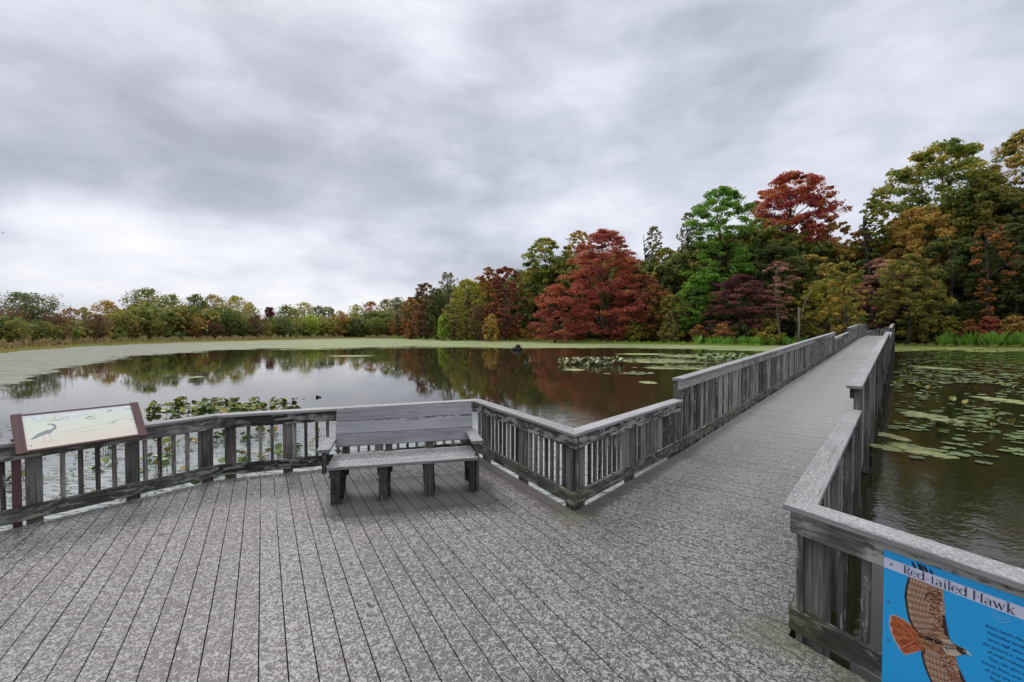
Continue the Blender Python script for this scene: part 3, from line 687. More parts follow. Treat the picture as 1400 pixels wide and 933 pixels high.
M_GREY=plain('faded_grey_blue_print',(.30,.34,.36),.4); M_TEAL=plain('faded_teal_print',(.33,.55,.58),.4); M_TAN=plain('faded_tan_print',(.52,.48,.34),.4); M_PINK=plain('faded_pink_print',(.68,.50,.42),.4)
box_on('print',.055,wS-.05,.012,hS-.012,-.004,.004,PM,M_FADE,panel_root)
box_on('frame_edge',.06,wS-.06,-.004,.0125,-.022,.010,PM,M_MAR,panel_root)
box_on('frame_edge',.06,wS-.06,hS-.0125,hS+.006,-.022,.010,PM,M_MAR,panel_root)
box_on('frame_side',-.012,.062,-.012,hS+.016,-.026,.014,PM,M_MAR,panel_root)
box_on('frame_side',wS-.062,wS+.012,-.012,hS+.016,-.026,.014,PM,M_MAR,panel_root)
box_on('frame_rib',.040,.050,-.012,hS+.016,.0142,.0185,PM,M_MAR,panel_root)
poly2d('heron_print',[(.095,.315),(.12,.28),(.16,.245),(.215,.222),(.255,.215),(.272,.195),(.268,.172),(.25,.160),(.225,.152),(.24,.143),(.262,.146),(.285,.162),(.292,.187),(.288,.215),(.262,.238),(.245,.262),(.21,.268),(.17,.285),(.13,.305)],PM,.0046,M_GREY,panel_root)
strokes('heron_legs',[[(.195,.265,.006),(.193,.32,.004),(.185,.372,.004)],[(.228,.262,.006),(.235,.31,.004),(.24,.365,.004)],[(.185,.372,.003),(.20,.375,.003)],[(.24,.365,.003),(.257,.368,.003)]],PM,.0046,M_PINK,panel_root)
strokes('flying_bird_print',[[(.255,.118,.002),(.31,.112,.007),(.375,.105,.002)],[(.51,.135,.003),(.555,.115,.016),(.595,.112,.004)],[(.535,.15,.002),(.60,.145,.010)],[(.70,.08,.004),(.725,.062,.014),(.755,.06,.003)],[(.725,.07,.003),(.742,.046,.008)],[(.855,.058,.002),(.90,.064,.007),(.93,.066,.002)],[(.70,.25,.004),(.74,.225,.009),(.77,.20,.003)],[(.87,.21,.003),(.91,.222,.007),(.945,.226,.003)],[(.60,.085,.008),(.606,.09,.008)],[(.90,.085,.008),(.906,.088,.008)]],PM,.0047,M_GREY,panel_root)
strokes('shoreline_print',[[(.30,.27,.002),(.45,.255,.003),(.58,.24,.002),(.72,.215,.004),(.88,.18,.003)],[(.31,.30,.002),(.5,.30,.003),(.7,.275,.002)],[(.12,.36,.002),(.30,.365,.002)]],PM,.0045,M_TAN,panel_root)
# flowing title reading Wading
def curl(pts): return [(a*1.0+.15,b*1.0+.05,c) for a,b,c in pts]
tt=[[(0,.012,.002),(.012,.0,.004),(.012,.03,.006),(.022,.055,.003),(.038,.02,.002),(.042,.05,.006),(.055,.055,.003),(.08,.0,.003)],
    [(.108,.03,.003),(.094,.028,.003),(.086,.042,.005),(.094,.055,.003),(.108,.04,.003),(.110,.055,.005),(.122,.052,.002)],
    [(.150,.03,.003),(.134,.03,.003),(.126,.044,.005),(.136,.055,.003),(.150,.04,.002),(.165,-.005,.003),(.154,.05,.005),(.166,.053,.002)],
    [(.178,.03,.003),(.172,.053,.005),(.186,.048,.002)],[(.184,.016,.004),(.187,.017,.004)],
    [(.196,.03,.003),(.193,.055,.004),(.206,.030,.002),(.216,.034,.004),(.213,.055,.005),(.224,.050,.002)],
    [(.250,.03,.003),(.236,.03,.003),(.230,.044,.005),(.240,.053,.003),(.252,.035,.003),(.246,.07,.005),(.226,.082,.003),(.222,.072,.002)],
    [(.27,.045,.0025),(.35,.035,.002),(.42,.04,.0015)]]
strokes('title_lettering',[[(a*1.05+.13,b*1.05+.045,c*1.1) for a,b,c in q] for q in tt],PM,.0048,M_TEAL,panel_root)
disc_on('screw',.095,.385,.006,PM,.0046,M_MAR,panel_root)
q=A-dLA*1.75+outLA*.075
board('steel_post',q+Z*(-.5),q+Z*.86,.065,.05,dS,M_MAR,panel_root)
for t_ in (1.68,.80):
    q=A-dLA*t_
    board('bracket',q+outLA*.04+Z*.846,q+outLA*.17+Z*.98,.05,.012,dS,M_MAR,panel_root)

# ------------------------------------------------------------------ pond, banks and scum
def az(px): return math.degrees(math.atan((px-700)/615))
def rr(px,y,D=None):
    z=(EYE-WATER)*615/(y-452); return z*math.sqrt(1+((px-700)/615)**2)
SH=[(-180,34),(-130,40),(-90,52),(-65,64)]+[(az(a),rr(a,b)) for a,b in ((0,482.5),(100,474.5),(200,470),(300,467),(400,464.5),(500,462.5),(600,463),(700,466),(800,468.5),(900,470),(1000,472),(1100,472),(1200,472),(1300,473.5),(1400,475))]+[(65,70),(90,52),(130,40),(180,34)]
SX=np.array([a for a,b in SH]); SY=np.array([b for a,b in SH])
def shore(a): return np.interp(a,SX,SY)
def wig(a): return 1.2*np.sin(a*1.7)+.8*np.sin(a*4.1+1)+.5*np.sin(a*9.3+2)
def ground_h(r,a):
    d=r-(shore(a)+wig(a))
    return np.interp(d,[-6,0,2,8,25,80,400,3000],[WATER-1.2,WATER,WATER+.10,WATER+.25,WATER+.9,WATER+2.5,WATER+4,WATER+5])
na=720; offs=[-6,-1.5,0,.7,2,4,8,14,25,45,80,160,400,1200,4000]
azs=np.linspace(-180,180,na,endpoint=False)
V=[];Fc=[]
for a in azs:
    s0=float(shore(a)+wig(a))
    for d in offs:
        r=s0+d; V.append((r*math.sin(R(a)),r*math.cos(R(a)),float(ground_h(np.array(r),a))))
m_=len(offs)
for i in range(na):
    for j in range(m_-1):
        a0=i*m_+j; b0_=((i+1)%na)*m_+j; Fc.append((a0,a0+1,b0_+1,b0_))
m,n=newmat('leaf_littered_bank'); pos=n.n('ShaderNodeNewGeometry').outputs['Position']
gz=n.n('ShaderNodeSeparateXYZ',{0:pos}).outputs
t=n.math('ADD',n.math('MULTIPLY',n.noise(pos,.22,5,.6),.6),n.math('MULTIPLY',n.noise(pos,3.0,4),.4))
c=n.ramp(t,[(.35,(.05,.055,.018)),(.5,(.10,.095,.03)),(.62,(.13,.085,.035))])
low=n.step(gz[2],WATER+.45,WATER+.1)
strip=n.ramp(n.noise(pos,.08,3),[(.4,(.20,.17,.05)),(.6,(.12,.15,.035))])
c=n.mix(low,c,strip)
M_BANK=finish(m,n,{'Base Color':c,'Roughness':.95,'Specular IOR Level':.1},bump=(n.noise(pos,4.0,4),.5,.1))
tag(link('ground',py_mesh('ground',(V,Fc),[M_BANK],smooth=True)),'wooded bank around the pond covered in leaf litter and grass',kind='structure')

m,n=newmat('murky_pond_water'); pos=n.n('ShaderNodeNewGeometry').outputs['Position']
bc=n.ramp(n.noise(pos,.10,3,.5,1.0),[(.4,(.022,.025,.009)),(.6,(.030,.026,.012))])
sp=n.n('ShaderNodeSeparateXYZ',{0:pos}).outputs
w1=n.noise(pos,3.2,3,.55,.4); w2=n.noise(n.vm('MULTIPLY',pos,(1,1.6,1)),9.0,3,.5,.3); w3=n.noise(pos,.8,2)
# breezier patch of water near the boardwalk at right, calmer pond at left
brz=n.step(sp[0],1.0,6.0)
patch=n.step(n.noise(pos,.16,3),.42,.62)
amp=n.math('ADD',.006,n.math('ADD',n.math('MULTIPLY',brz,.055),n.math('MULTIPLY',patch,.018)))
h=n.math('MULTIPLY',n.math('ADD',n.math('MULTIPLY',w1,.6),n.math('ADD',n.math('MULTIPLY',w2,.3),n.math('MULTIPLY',w3,.5))),amp)
# pale streaks painted into the water colour beside the deck for bright sky reflection
rel=n.vm('SUBTRACT',pos,tuple(B)); dA=n.math('ABSOLUTE',n.vm('DOT_PRODUCT',rel,tuple(Vector((-(B-A).y,(B-A).x,0)).normalized()),out=1))
fm=n.math('MULTIPLY',n.step(n.math('ADD',dA,n.math('MULTIPLY',n.noise(pos,.5,4),3.0)),9.0,3.0),n.math('MULTIPLY',n.step(sp[0],2.8,1.2),n.math('SUBTRACT',1.0,n.math('MULTIPLY',n.step(sp[0],.9,1.3),n.step(sp[1],5.4,4.8)))))
fs=n.noise(n.vm('MULTIPLY',pos,(2.5,9,1)),1.6,5,.65,.6)
sky_pale=n.math('MULTIPLY',fm,n.step(fs,.34,.56))
bc=n.mix(n.math('MULTIPLY',sky_pale,.85),bc,(.42,.455,.45))
wrough=n.math('ADD',.012,n.math('MULTIPLY',sky_pale,.2))
M_WATER=finish(m,n,{'Base Color':bc,'Roughness':wrough,'IOR':1.34,'Specular IOR Level':.5},bump=(h,1.0,.11))
V=[(330*math.sin(a*math.pi/48),330*math.cos(a*math.pi/48),WATER) for a in range(96)]
tag(link('pond_water',py_mesh('pond_water',(V,[tuple(reversed(range(96)))]),[M_WATER])),'still dark pond reflecting the grey sky and trees',kind='structure')

# duckweed sheets: a grid between a ragged near edge and the shore
def scum(name,near,label,cols,a0,a1,seed,zoff=.005,thr=.5,soft=.55,da=.25,nt=14):
    NX=np.array([a for a,b in near]); NY=np.array([b for a,b in near])
    ang=np.arange(a0,a1+.01,da); V=[];Fc=[];T=[]
    for a in ang:
        r0=float(np.interp(a,NX,NY)); r1=float(shore(a)+wig(a))+.6
        for j in range(nt):
            t=j/(nt-1); r=r0+(r1-r0)*t**1.6
            V.append((r*math.sin(R(a)),r*math.cos(R(a)),WATER+zoff)); T.append(t**1.6)
    for i in range(len(ang)-1):
        for j in range(nt-1):
            q=i*nt+j; Fc.append((q,q+1,q+nt+1,q+nt))
    m,n=newmat(name+'_mat'); pos=n.n('ShaderNodeNewGeometry').outputs['Position']
    tt=n.n('ShaderNodeAttribute',attribute_name='t').outputs['Fac']
    streak=n.vm('MULTIPLY',pos,(.55,1.3,1))
    ns=n.math('ADD',n.math('MULTIPLY',n.noise(streak,.30,5,.6,.8),.7),n.math('MULTIPLY',n.noise(pos,3.5,4,.6),.3))
    ns=n.math('ADD',n.math('MULTIPLY',ns,.85),n.math('MULTIPLY',n.noise(n.vm('MULTIPLY',pos,(.8,3,1)),1.1,5,.75,.5),.15))
    ns=n.math('ADD',n.math('MULTIPLY',n.math('SUBTRACT',ns,.5),1.7),.5)
    alpha=n.step(n.math('ADD',ns,n.math('MULTIPLY',n.step(tt,0.0,.34),soft)),thr+.27,thr+.31)
    col=n.ramp(n.math('ADD',n.math('MULTIPLY',n.noise(streak,.16,6,.7),.6),n.math('MULTIPLY',n.noise(n.vm('MULTIPLY',pos,(1,2.5,1)),2.0,5,.75),.4)),cols)
    xy=n.n('ShaderNodeSeparateXYZ',{0:pos}).outputs
    greyl=n.step(n.math('DIVIDE',xy[0],n.math('MAXIMUM',xy[1],1.0)),-.35,-.85)
    gm=n.ramp(n.noise(n.vm('MULTIPLY',pos,(.7,2.6,1)),1.3,6,.75,.4),[(.38,(.10,.105,.085)),(.62,(.27,.27,.23))])
    col=n.mix(n.math('MULTIPLY',greyl,.9),col,gm)
    spk=n.noise(n.vm('MULTIPLY',pos,(1,2.5,1)),2.2,5,.8,.3)
    col=n.mix(n.step(spk,.54,.66),col,(.13,.17,.05))
    b=n.n('ShaderNodeBsdfPrincipled',{'Base Color':col,'Roughness':.7,'Specular IOR Level':.3})
    tr=n.n('ShaderNodeBsdfTransparent'); mx=n.n('ShaderNodeMixShader',{0:alpha}); 
    m.node_tree.links.new(tr.outputs[0],mx.inputs[1]); m.node_tree.links.new(b.outputs[0],mx.inputs[2])
    o=n.n('ShaderNodeOutputMaterial'); m.node_tree.links.new(mx.outputs[0],o.inputs[0])
    me=py_mesh(name,(V,Fc),[m]); at=me.attributes.new('t','FLOAT','POINT'); at.data.foreach_set('value',T)
    return tag(link(name,me),label,kind='stuff')
near=[(-90,8),(-65,11)]+[(az(a),rr(a,b)) for a,b in ((0,592),(50,546),(100,518),(150,503),(250,488),(350,482),(450,484.5),(520,484),(560,481),(650,480),(750,479),(850,477.5),(950,479),(1030,482),(1100,484))]
scum('duckweed',near,'pale green sheet of duckweed along the far side of the pond',[(.38,(.12,.155,.05)),(.5,(.23,.27,.11)),(.62,(.32,.36,.17))],-75,33.5,1)
near=[(az(a),rr(a,b)) for a,b in ((1180,490),(1240,483),(1290,480),(1340,484),(1400,482),(1600,480))]
scum('duckweed_mat',near,'yellow green floating scum along the bank right of the boardwalk',[(.36,(.13,.17,.04)),(.5,(.21,.26,.07)),(.64,(.29,.30,.10))],38,62,2,soft=.35)
def wat(px,y,z0=WATER):
    z=(EYE-z0)*615/(y-452); return Vector(((px-700)/615*z,z,z0))
# loose algae islands, each a lobed sheet
m,n=newmat('algae'); pos=n.n('ShaderNodeNewGeometry').outputs['Position']
col=n.ramp(n.noise(pos,4.0,5,.7),[(.35,(.12,.14,.04)),(.5,(.26,.29,.10)),(.65,(.37,.39,.17))])
oc=n.n('ShaderNodeTexCoord').outputs['Object']
rad=n.vm('LENGTH',n.n('ShaderNodeAttribute',attribute_name='uvr').outputs['Vector'],out=1)
al=n.step(n.math('SUBTRACT',n.math('ADD',n.noise(n.vm('MULTIPLY',pos,(1,1.8,1)),2.6,6,.75,.5),.20),n.math('MULTIPLY',rad,.42)),.32,.36)
b=n.n('ShaderNodeBsdfPrincipled',{'Base Color':col,'Roughness':.65}); tr=n.n('ShaderNodeBsdfTransparent'); mx=n.n('ShaderNodeMixShader',{0:al})
m.node_tree.links.new(tr.outputs[0],mx.inputs[1]); m.node_tree.links.new(b.outputs[0],mx.inputs[2]); m.node_tree.links.new(mx.outputs[0],n.n('ShaderNodeOutputMaterial').inputs[0])
M_ALG=m
def island(px,y,wpx,hy,label,zo=.008):
    a=wat(px-wpx,y); b=wat(px+wpx,y); c0=wat(px,y-hy); c1=wat(px,y+hy)
    c=(c0+c1)/2; rx=(b-a).length/2; ry=(c0-c1).length/2
    V=[(0,0,0)];U=[(0,0,0)];Fc=[]
    K=28
    for j in (1,2):
        for k in range(K):
            t=2*math.pi*k/K; V.append((rx*math.cos(t)*j/2,ry*math.sin(t)*j/2,0)); U.append((math.cos(t)*j/2,math.sin(t)*j/2,0))
    for k in range(K):
        k2=(k+1)%K; Fc.append((0,1+k,1+k2)); Fc.append((1+k,1+K+k,1+K+k2,1+k2))
    me=py_mesh('algae_mat',(V,Fc),[M_ALG]); at=me.attributes.new('uvr','FLOAT_VECTOR','POINT'); at.data.foreach_set('vector',np.array(U,dtype=np.float32).reshape(-1))
    o=link('algae_mat',me); o.location=(c.x,c.y,WATER+zo)
    return tag(o,label,'algae mat')
island(1262,617,30,9,'biggest pale yellow green algae mat on the dark water by the boardwalk')
island(1215,613,18,5,'small pale algae smear against the right side of the boardwalk',.010)
island(1218,597,14,6,'green algae smear close to the boardwalk posts, above the big pale mat',.009)
island(1272,570,26,7,'broken ring of algae among lily pads behind the big pale mat')
island(785,505.5,17,1.6,'bright thin algae streak at the left tip of the lily patch in mid pond')
island(900,493.5,60,3.2,'long swirl of green scum left of the boardwalk, largest of the swirls')
island(925,503,48,2.2,'lower swirl of yellow green scum reaching the boardwalk railing')
island(885,523,13,2.2,'small isolated pale algae patch beside the start of the tall railing')
island(870,511,22,1.5,'thin broken line of scum below the green swirls')
island(960,487,60,2.5,'far swirl of green scum nearest the bank left of the boardwalk')
island(880,484,40,1.3,'narrow dull green streak of scum above the largest swirl')
island(480,486.5,32,1.0,'thin pale streak of duckweed drifting off the far mat, centre left')
island(266,515.5,12,.9,'tiny pale streak of scum on the tree reflection at left')
island(1376,548,22,5,'pale algae cluster near the right edge of the pond')
island(1280,503,22,2.5,'long thin algae mat in the middle of the far pads at right')

# ------------------------------------------------------------------ lily pads and spatterdock
def leafmat(name,cols,rough=.45,transl=0.0):
    m,n=newmat(name); rnd=n.n('ShaderNodeObjectInfo').outputs['Random']; pos=n.n('ShaderNodeNewGeometry').outputs['Position']
    at=n.n('ShaderNodeAttribute',attribute_name='tint').outputs['Fac']
    f=n.math('ADD',n.math('MULTIPLY',rnd,.55),n.math('ADD',n.math('MULTIPLY',n.noise(pos,9.0,3),.45),n.math('MULTIPLY',at,.4)))
    c=n.ramp(f,cols); return finish(m,n,{'Base Color':c,'Roughness':rough})
M_PAD=leafmat('floating_pad_leaf',[(.2,(.08,.12,.03)),(.45,(.15,.21,.06)),(.7,(.22,.28,.10)),(.88,(.25,.28,.13)),(.97,(.22,.17,.06))],.33)
M_SPAT=leafmat('spatterdock_leaf',[(.15,(.04,.08,.015)),(.4,(.11,.18,.025)),(.62,(.26,.29,.04)),(.80,(.33,.20,.04)),(.97,(.17,.05,.02))],.4)
M_STEM=plain('green_stem',(.06,.09,.025),.6)
def pad_geo(seed,r=1,n_=12,cup=.0):
    g=random.Random(seed); V=[(0,0,0)]; 
    a0=g.uniform(0,6.28)
    for k in range(n_+1):
        t=a0+.18+(2*math.pi-.36)*k/n_; q=r*(1+g.uniform(-.06,.06))
        V.append((q*math.cos(t),q*.82*math.sin(t),cup*g.uniform(.4,1)))
    return V,[(0,k,k+1) for k in range(1,n_+1)]
PADM=[py_mesh('lily_pad',pad_geo(i,1,12,.04),[M_PAD]) for i in range(6)]
def sleaf_geo(seed):   # heart shaped upright leaf, base at the origin, grows along +x
    g=random.Random(seed); o=[(0,0),(-.12,.18),(-.02,.42),(.3,.50),(.66,.40),(.92,.18),(1.05,0)]
    pts=o+[(x,-y) for x,y in reversed(o[1:-1])]
    cur=g.uniform(.05,.3)
    V=[(.42,0,-.05)]+[(x,y,abs(y)*.35+cur*(x-.4)**2*-1) for x,y in pts]; n_=len(pts)
    return V,[(0,1+k,1+(k+1)%n_) for k in range(n_)]
SLM=[py_mesh('leaf',sleaf_geo(i),[M_SPAT]) for i in range(5)]
prng=random.Random(77)
def inside_ok(p):   # keep water plants clear of the deck and walk
    q=Vector((p.x,p.y,0)); s_=(q-C).dot(wdir); u_=(q-C).dot(wnr)
    if -.4<u_-bend(s_)<WW+.4 and s_>SE-1: return False
    if (q-A).dot(outAB)<.35 and (q-A).dot(outLA)<.35 and (q-C).dot(outBC)<.3 and s_<4: return False
    return True
cnt=0
def place_pad(p,r,group,label,name='lily_pad'):
    o=link(name,PADM[prng.randrange(6)]); o.location=(p.x,p.y,WATER+prng.uniform(.012,.03)); o.scale=(r,r,r)
    o.rotation_euler=(prng.uniform(-.05,.05),prng.uniform(-.05,.05),prng.uniform(0,6.28)); return tag(o,label,'lily pad',group)
# right-hand pads, clustered
cands=[]
clusters=[(prng.uniform(1205,1480),479+ (prng.random()**1.7)*155) for _ in range(84)]
for (cx,cy) in clusters:
    for _ in range(prng.randint(3,13)):
        s_=(cy-452)/100; x=cx+prng.gauss(0,16)*(.5+s_*.6); y=cy+prng.gauss(0,4.2)*(.25+s_)
        if y<476 or y>628 or x<1190: continue
        if y>590 and 1195<x<1300: continue
        p=wat(x,y)
        if inside_ok(p) and all((p-q).length>(.13+r_)*.8 for q,r_ in cands[-14:]): cands.append((p,prng.uniform(.06,.16)))
for _ in range(60):
    x,y=prng.uniform(1205,1470),prng.uniform(485,640)
    p=wat(x,y)
    if inside_ok(p): cands.append((p,prng.uniform(.08,.17)))
cands.sort(key=lambda t:t[0].length)
for p,r_ in cands[:230]:
    place_pad(p,r_,'floating pads right of the boardwalk','flat pale green lily pad floating on dark water right of the boardwalk')
def pads_stuff(name,lst,label):
    V=[];Fc=[]
    for p,r_ in lst:
        v,f=pad_geo(prng.randrange(99),r_,8,.03); a=prng.uniform(0,6.28); o=len(V); zz_=WATER+prng.uniform(.012,.03)
        V+=[(p.x+x*math.cos(a)-y*math.sin(a),p.y+x*math.sin(a)+y*math.cos(a),zz_+z) for x,y,z in v]; Fc+=[tuple(i+o for i in q) for q in f]
    return tag(link(name,py_mesh(name,(V,Fc),[M_PAD])),label,kind='stuff')
far_p=cands[230:]
for _ in range(800):
    x,y=prng.uniform(1225,1500),477+(prng.random()**1.8)*50
    p=wat(x,y)
    if inside_ok(p): far_p.append((p,prng.uniform(.12,.3)))
pads_stuff('far_lily_pads',far_p,'distant floating lily pads in front of the right bank')
mid=[]
for (cx,cy,sx,sy,k) in ((900,492,55,2.6,150),(930,502,40,2.2,70),(960,486,45,2,90),(868,511,24,1.3,26),(985,492,30,3,80),(560,475,40,1.2,60),(470,477,25,.8,25)):
    for _ in range(k):
        y=cy+prng.gauss(0,sy)*.7; x=cx+prng.gauss(0,sx)*.6
        if y>470:
            p=wat(x,y)
            if inside_ok(p): mid.append((p,prng.uniform(.12,.26)))
pads_stuff('mid_lily_pads',mid,'loose lily pads among the green swirls left of the boardwalk')

def leaf_on(plant,x,y,z,s_,tilt,rz,name='leaf'):
    o=link(name,SLM[prng.randrange(5)],plant); o.location=(x,y,z); o.scale=(s_,s_,s_); o.rotation_euler=(prng.uniform(-.5,.5),-tilt,rz); return o
def spatterdock(p,nl,spread,label,size=.2,group=None,hmax=.16,cat='water plant'):
    t=empty('spatterdock_plant',(p.x,p.y,WATER),label=label,cat=cat,group=group)
    st=[]
    for i in range(nl):
        a=prng.uniform(0,6.28); r_=spread*math.sqrt(prng.random()); x,y=r_*math.cos(a),r_*math.sin(a)*.8
        up=prng.random()<.65; z=prng.uniform(.04,hmax) if up else .02
        s_=size*prng.uniform(.7,1.15); rz=prng.uniform(0,6.28)
        leaf_on(t,x,y,z,s_,prng.uniform(.25,1.1) if up else prng.uniform(-.05,.1),rz)
        if z>.03: st.append(tube_geo([Vector((x*.8,y*.8,-.05)),Vector((x,y,z))],[.006,.005],4))
    if st:
        tag(link('stems' if len(st)>1 else 'stem',py_mesh('stem',join_geo(st),[M_STEM]),t),kind='stuff' if len(st)>1 else None)
    return t
GB='spatterdock plants in the band beyond the back railing'
px=205
lab='leafy green and yellow spatterdock in the thick leafy band beyond the railing'
i=0
while px<408:
    for y in ((560,552) if px<240 else (566,559,552,546)):
        if px>365 and (y in (566,) or prng.random()<.4): continue
        if px<290 and prng.random()<.25: continue
        spatterdock(wat(px+prng.uniform(-6,6),y+prng.uniform(-2,2)+6),prng.randint(7,11),.26,lab,.15,GB,.12)
    px+=15
GN='scattered water plants seen through the left railing'
for _ in range(64):
    x=prng.uniform(-20,470); y=prng.uniform(590,668) if x<290 else prng.uniform(580,640)
    p=wat(x,y+6)
    if inside_ok(p): spatterdock(p,prng.randint(2,5),.17,'few yellow green leaves poking out of bright water behind the left railing',.125,GN,.12)
# small flat debris leaves there
V=[];Fc=[]
lst=[]
for _ in range(420):
    x=prng.uniform(-60,460); y=prng.uniform(575,690)
    p=wat(x,y)
    if inside_ok(p): lst.append((p,prng.uniform(.015,.05)))
pads_stuff('floating_leaf_scraps',lst,'tiny floating leaf scraps on the bright water behind the left railing')
GR='bushy spatterdock plants among the floating pads at right'
GRL=iter(['tall green tuft nearest the boardwalk about halfway to the bank','green tuft hugging the boardwalk side, upper','green tuft right beside the boardwalk rail, topmost','small yellow green tuft above the lone pads in the middle','bright yellow green tuft toward the right edge','leafy tuft among pads by the far half of the rail','dark leafy tuft at the boardwalk foot beside algae','thin green tuft in the ring of pads','little tuft near the right edge among dense pads','two leaf sprout left of the yellow green tuft','low tuft just above the pale algae smear','far tuft by the boardwalk close to the bank'])
for (x,y,k,sz) in ((1262,533,9,.25),(1222,552,8,.24),(1228,528,8,.22),(1302,590,4,.2),(1372,583,6,.2),(1240,512,7,.25),(1212,568,7,.2),(1330,540,4,.2),(1380,530,5,.2),(1310,560,3,.2),(1205,585,6,.18),(1236,500,7,.25)):
    p=wat(x,y)
    if inside_ok(p): spatterdock(p,k,.3,'spatterdock: '+next(GRL),sz,GR,.3)
def leafy_patch(name,cx,cy,sx,sy,k,label,size,hmax):
    V=[];T=[]
    for _ in range(k):
        x=cx+max(-1,min(1,prng.gauss(0,.5)))*sx; y=cy+max(-1,min(1,prng.gauss(0,.5)))*sy
        p=wat(x,y); p.z+=prng.uniform(.02,hmax); a=prng.uniform(0,6.28); til=prng.uniform(.0,1.0); s_=size*prng.uniform(.7,1.2)
        u=Vector((math.cos(a)*math.cos(til),math.sin(a)*math.cos(til),math.sin(til)))*s_; v=Vector((-math.sin(a),math.cos(a),prng.uniform(-.3,.3)))*s_*.42
        V.append([p-u*.5,p-u*.1+v,p+u*.5,p-u*.1-v]); T.append(prng.uniform(-.3,.6))
    return tag(link(name,quads_mesh(name,[[tuple(q) for q in f] for f in V],T,[M_PAD])),label,kind='stuff')
leafy_patch('lily_patch',808,497,42,2.6,330,'clump of pale green lily leaves standing out of mid pond water',.42,.42)
leafy_patch('lily_patch',985,490,38,3.4,260,'green lily leaves crowding by the boardwalk railing far side',.42,.4)
# debris lumps in the open water, a stump in the duckweed and the far bird
M_DARK=plain('wet_black_debris',(.008,.008,.010),.5)
def blob(name,loc,parts,label,cat,mat):
    g=[]
    for (x,y,z,rx,ry,rz_) in parts:
        vs=[];fs=[]; bmm=bmesh.new(); bmesh.ops.create_icosphere(bmm,subdivisions=2,radius=1)
        for v_ in bmm.verts:
            q=v_.co*(1+.18*mnoise.noise(v_.co*2.3+Vector(loc)))
            vs.append((x+q.x*rx,y+q.y*ry,z+q.z*rz_))
        bmm.verts.index_update(); fs=[tuple(v_.index for v_ in f.verts) for f in bmm.faces]; bmm.free(); g.append((vs,fs))
    o=link(name,py_mesh(name,join_geo(g),[mat],smooth=True)); o.location=loc; return tag(o,label,cat)
p=wat(434,543.5); blob('waterlogged_debris',tuple(p),[(-.03,0,.03,.055,.05,.06),(.06,.02,.015,.045,.04,.035)],'small pair of black lumps floating alone above the bench railing','debris',M_DARK)
p=wat(414,545.5); blob('waterlogged_debris',tuple(p),[(0,0,.005,.06,.03,.012)],'flat black speck floating at the right tip of the leafy band','debris',M_DARK)
p=wat(707,478.5); blob('muskrat_mound',tuple(p),[(0,0,.1,.75,.6,.35),(.1,0,.45,.35,.3,.30),(-.5,.1,.02,.5,.4,.2)],'small dark brown mound at the edge of the duckweed in mid pond','mound',W_PILE)
bv=[(0,0,0),(.18,0,.02),(-.16,0,.0),(.03,.35,.12),(-.05,.34,.12),(.0,.62,.05),(.03,-.35,.12),(-.05,-.34,.12),(0,-.62,.05),(0,0,.06),(.0,0,-.05)]
bf=[(1,9,2),(1,2,10),(0,3,5,4),(0,7,8,6),(9,3,4,2),(9,2,7,6),(1,3,9),(1,9,6)]
o=link('flying_bird',py_mesh('flying_bird',(bv,bf),[M_DARK])); o.location=((8-700)/615*90,90,EYE+(452-319)/615*90); o.rotation_euler=(.2,0,R(60)); tag(o,'tiny dark bird flying against the clouds at far left','bird')

# ------------------------------------------------------------------ vegetation
def folmat(name,cols,sc=.35,transl=.4):
    m,n=newmat(name); at=n.n('ShaderNodeAttribute',attribute_name='tint').outputs['Fac']; 
    oc=n.n('ShaderNodeTexCoord').outputs['Object']
    f=n.math('ADD',n.math('MULTIPLY',at,.7),n.math('MULTIPLY',n.noise(oc,sc,2),.5))
    c=n.ramp(f,cols)
    d=n.n('ShaderNodeBsdfPrincipled',{'Base Color':c,'Roughness':.65,'Specular IOR Level':.25}); t=n.n('ShaderNodeBsdfTranslucent',{0:c}); mx=n.n('ShaderNodeMixShader',{0:transl})
    m.node_tree.links.new(d.outputs[0],mx.inputs[1]); m.node_tree.links.new(t.outputs[0],mx.inputs[2]); m.node_tree.links.new(mx.outputs[0],n.n('ShaderNodeOutputMaterial').inputs[0])
    return m
def C3(*c): return [(.22+.56*i/(len(c)-1),tuple(min(.62,k*2.15) for k in x)) for i,x in enumerate(c)]
g_=(.045,.10,.018); gb=(.085,.19,.028); gd=(.018,.042,.014); ol=(.10,.11,.025); ye=(.28,.21,.035); og=(.34,.15,.03); rd=(.26,.045,.022); cr_=(.24,.03,.045); br=(.12,.062,.03); pu=(.085,.028,.035); pk=(.28,.14,.085); gy=(.10,.095,.075); rdd=(.14,.022,.018)
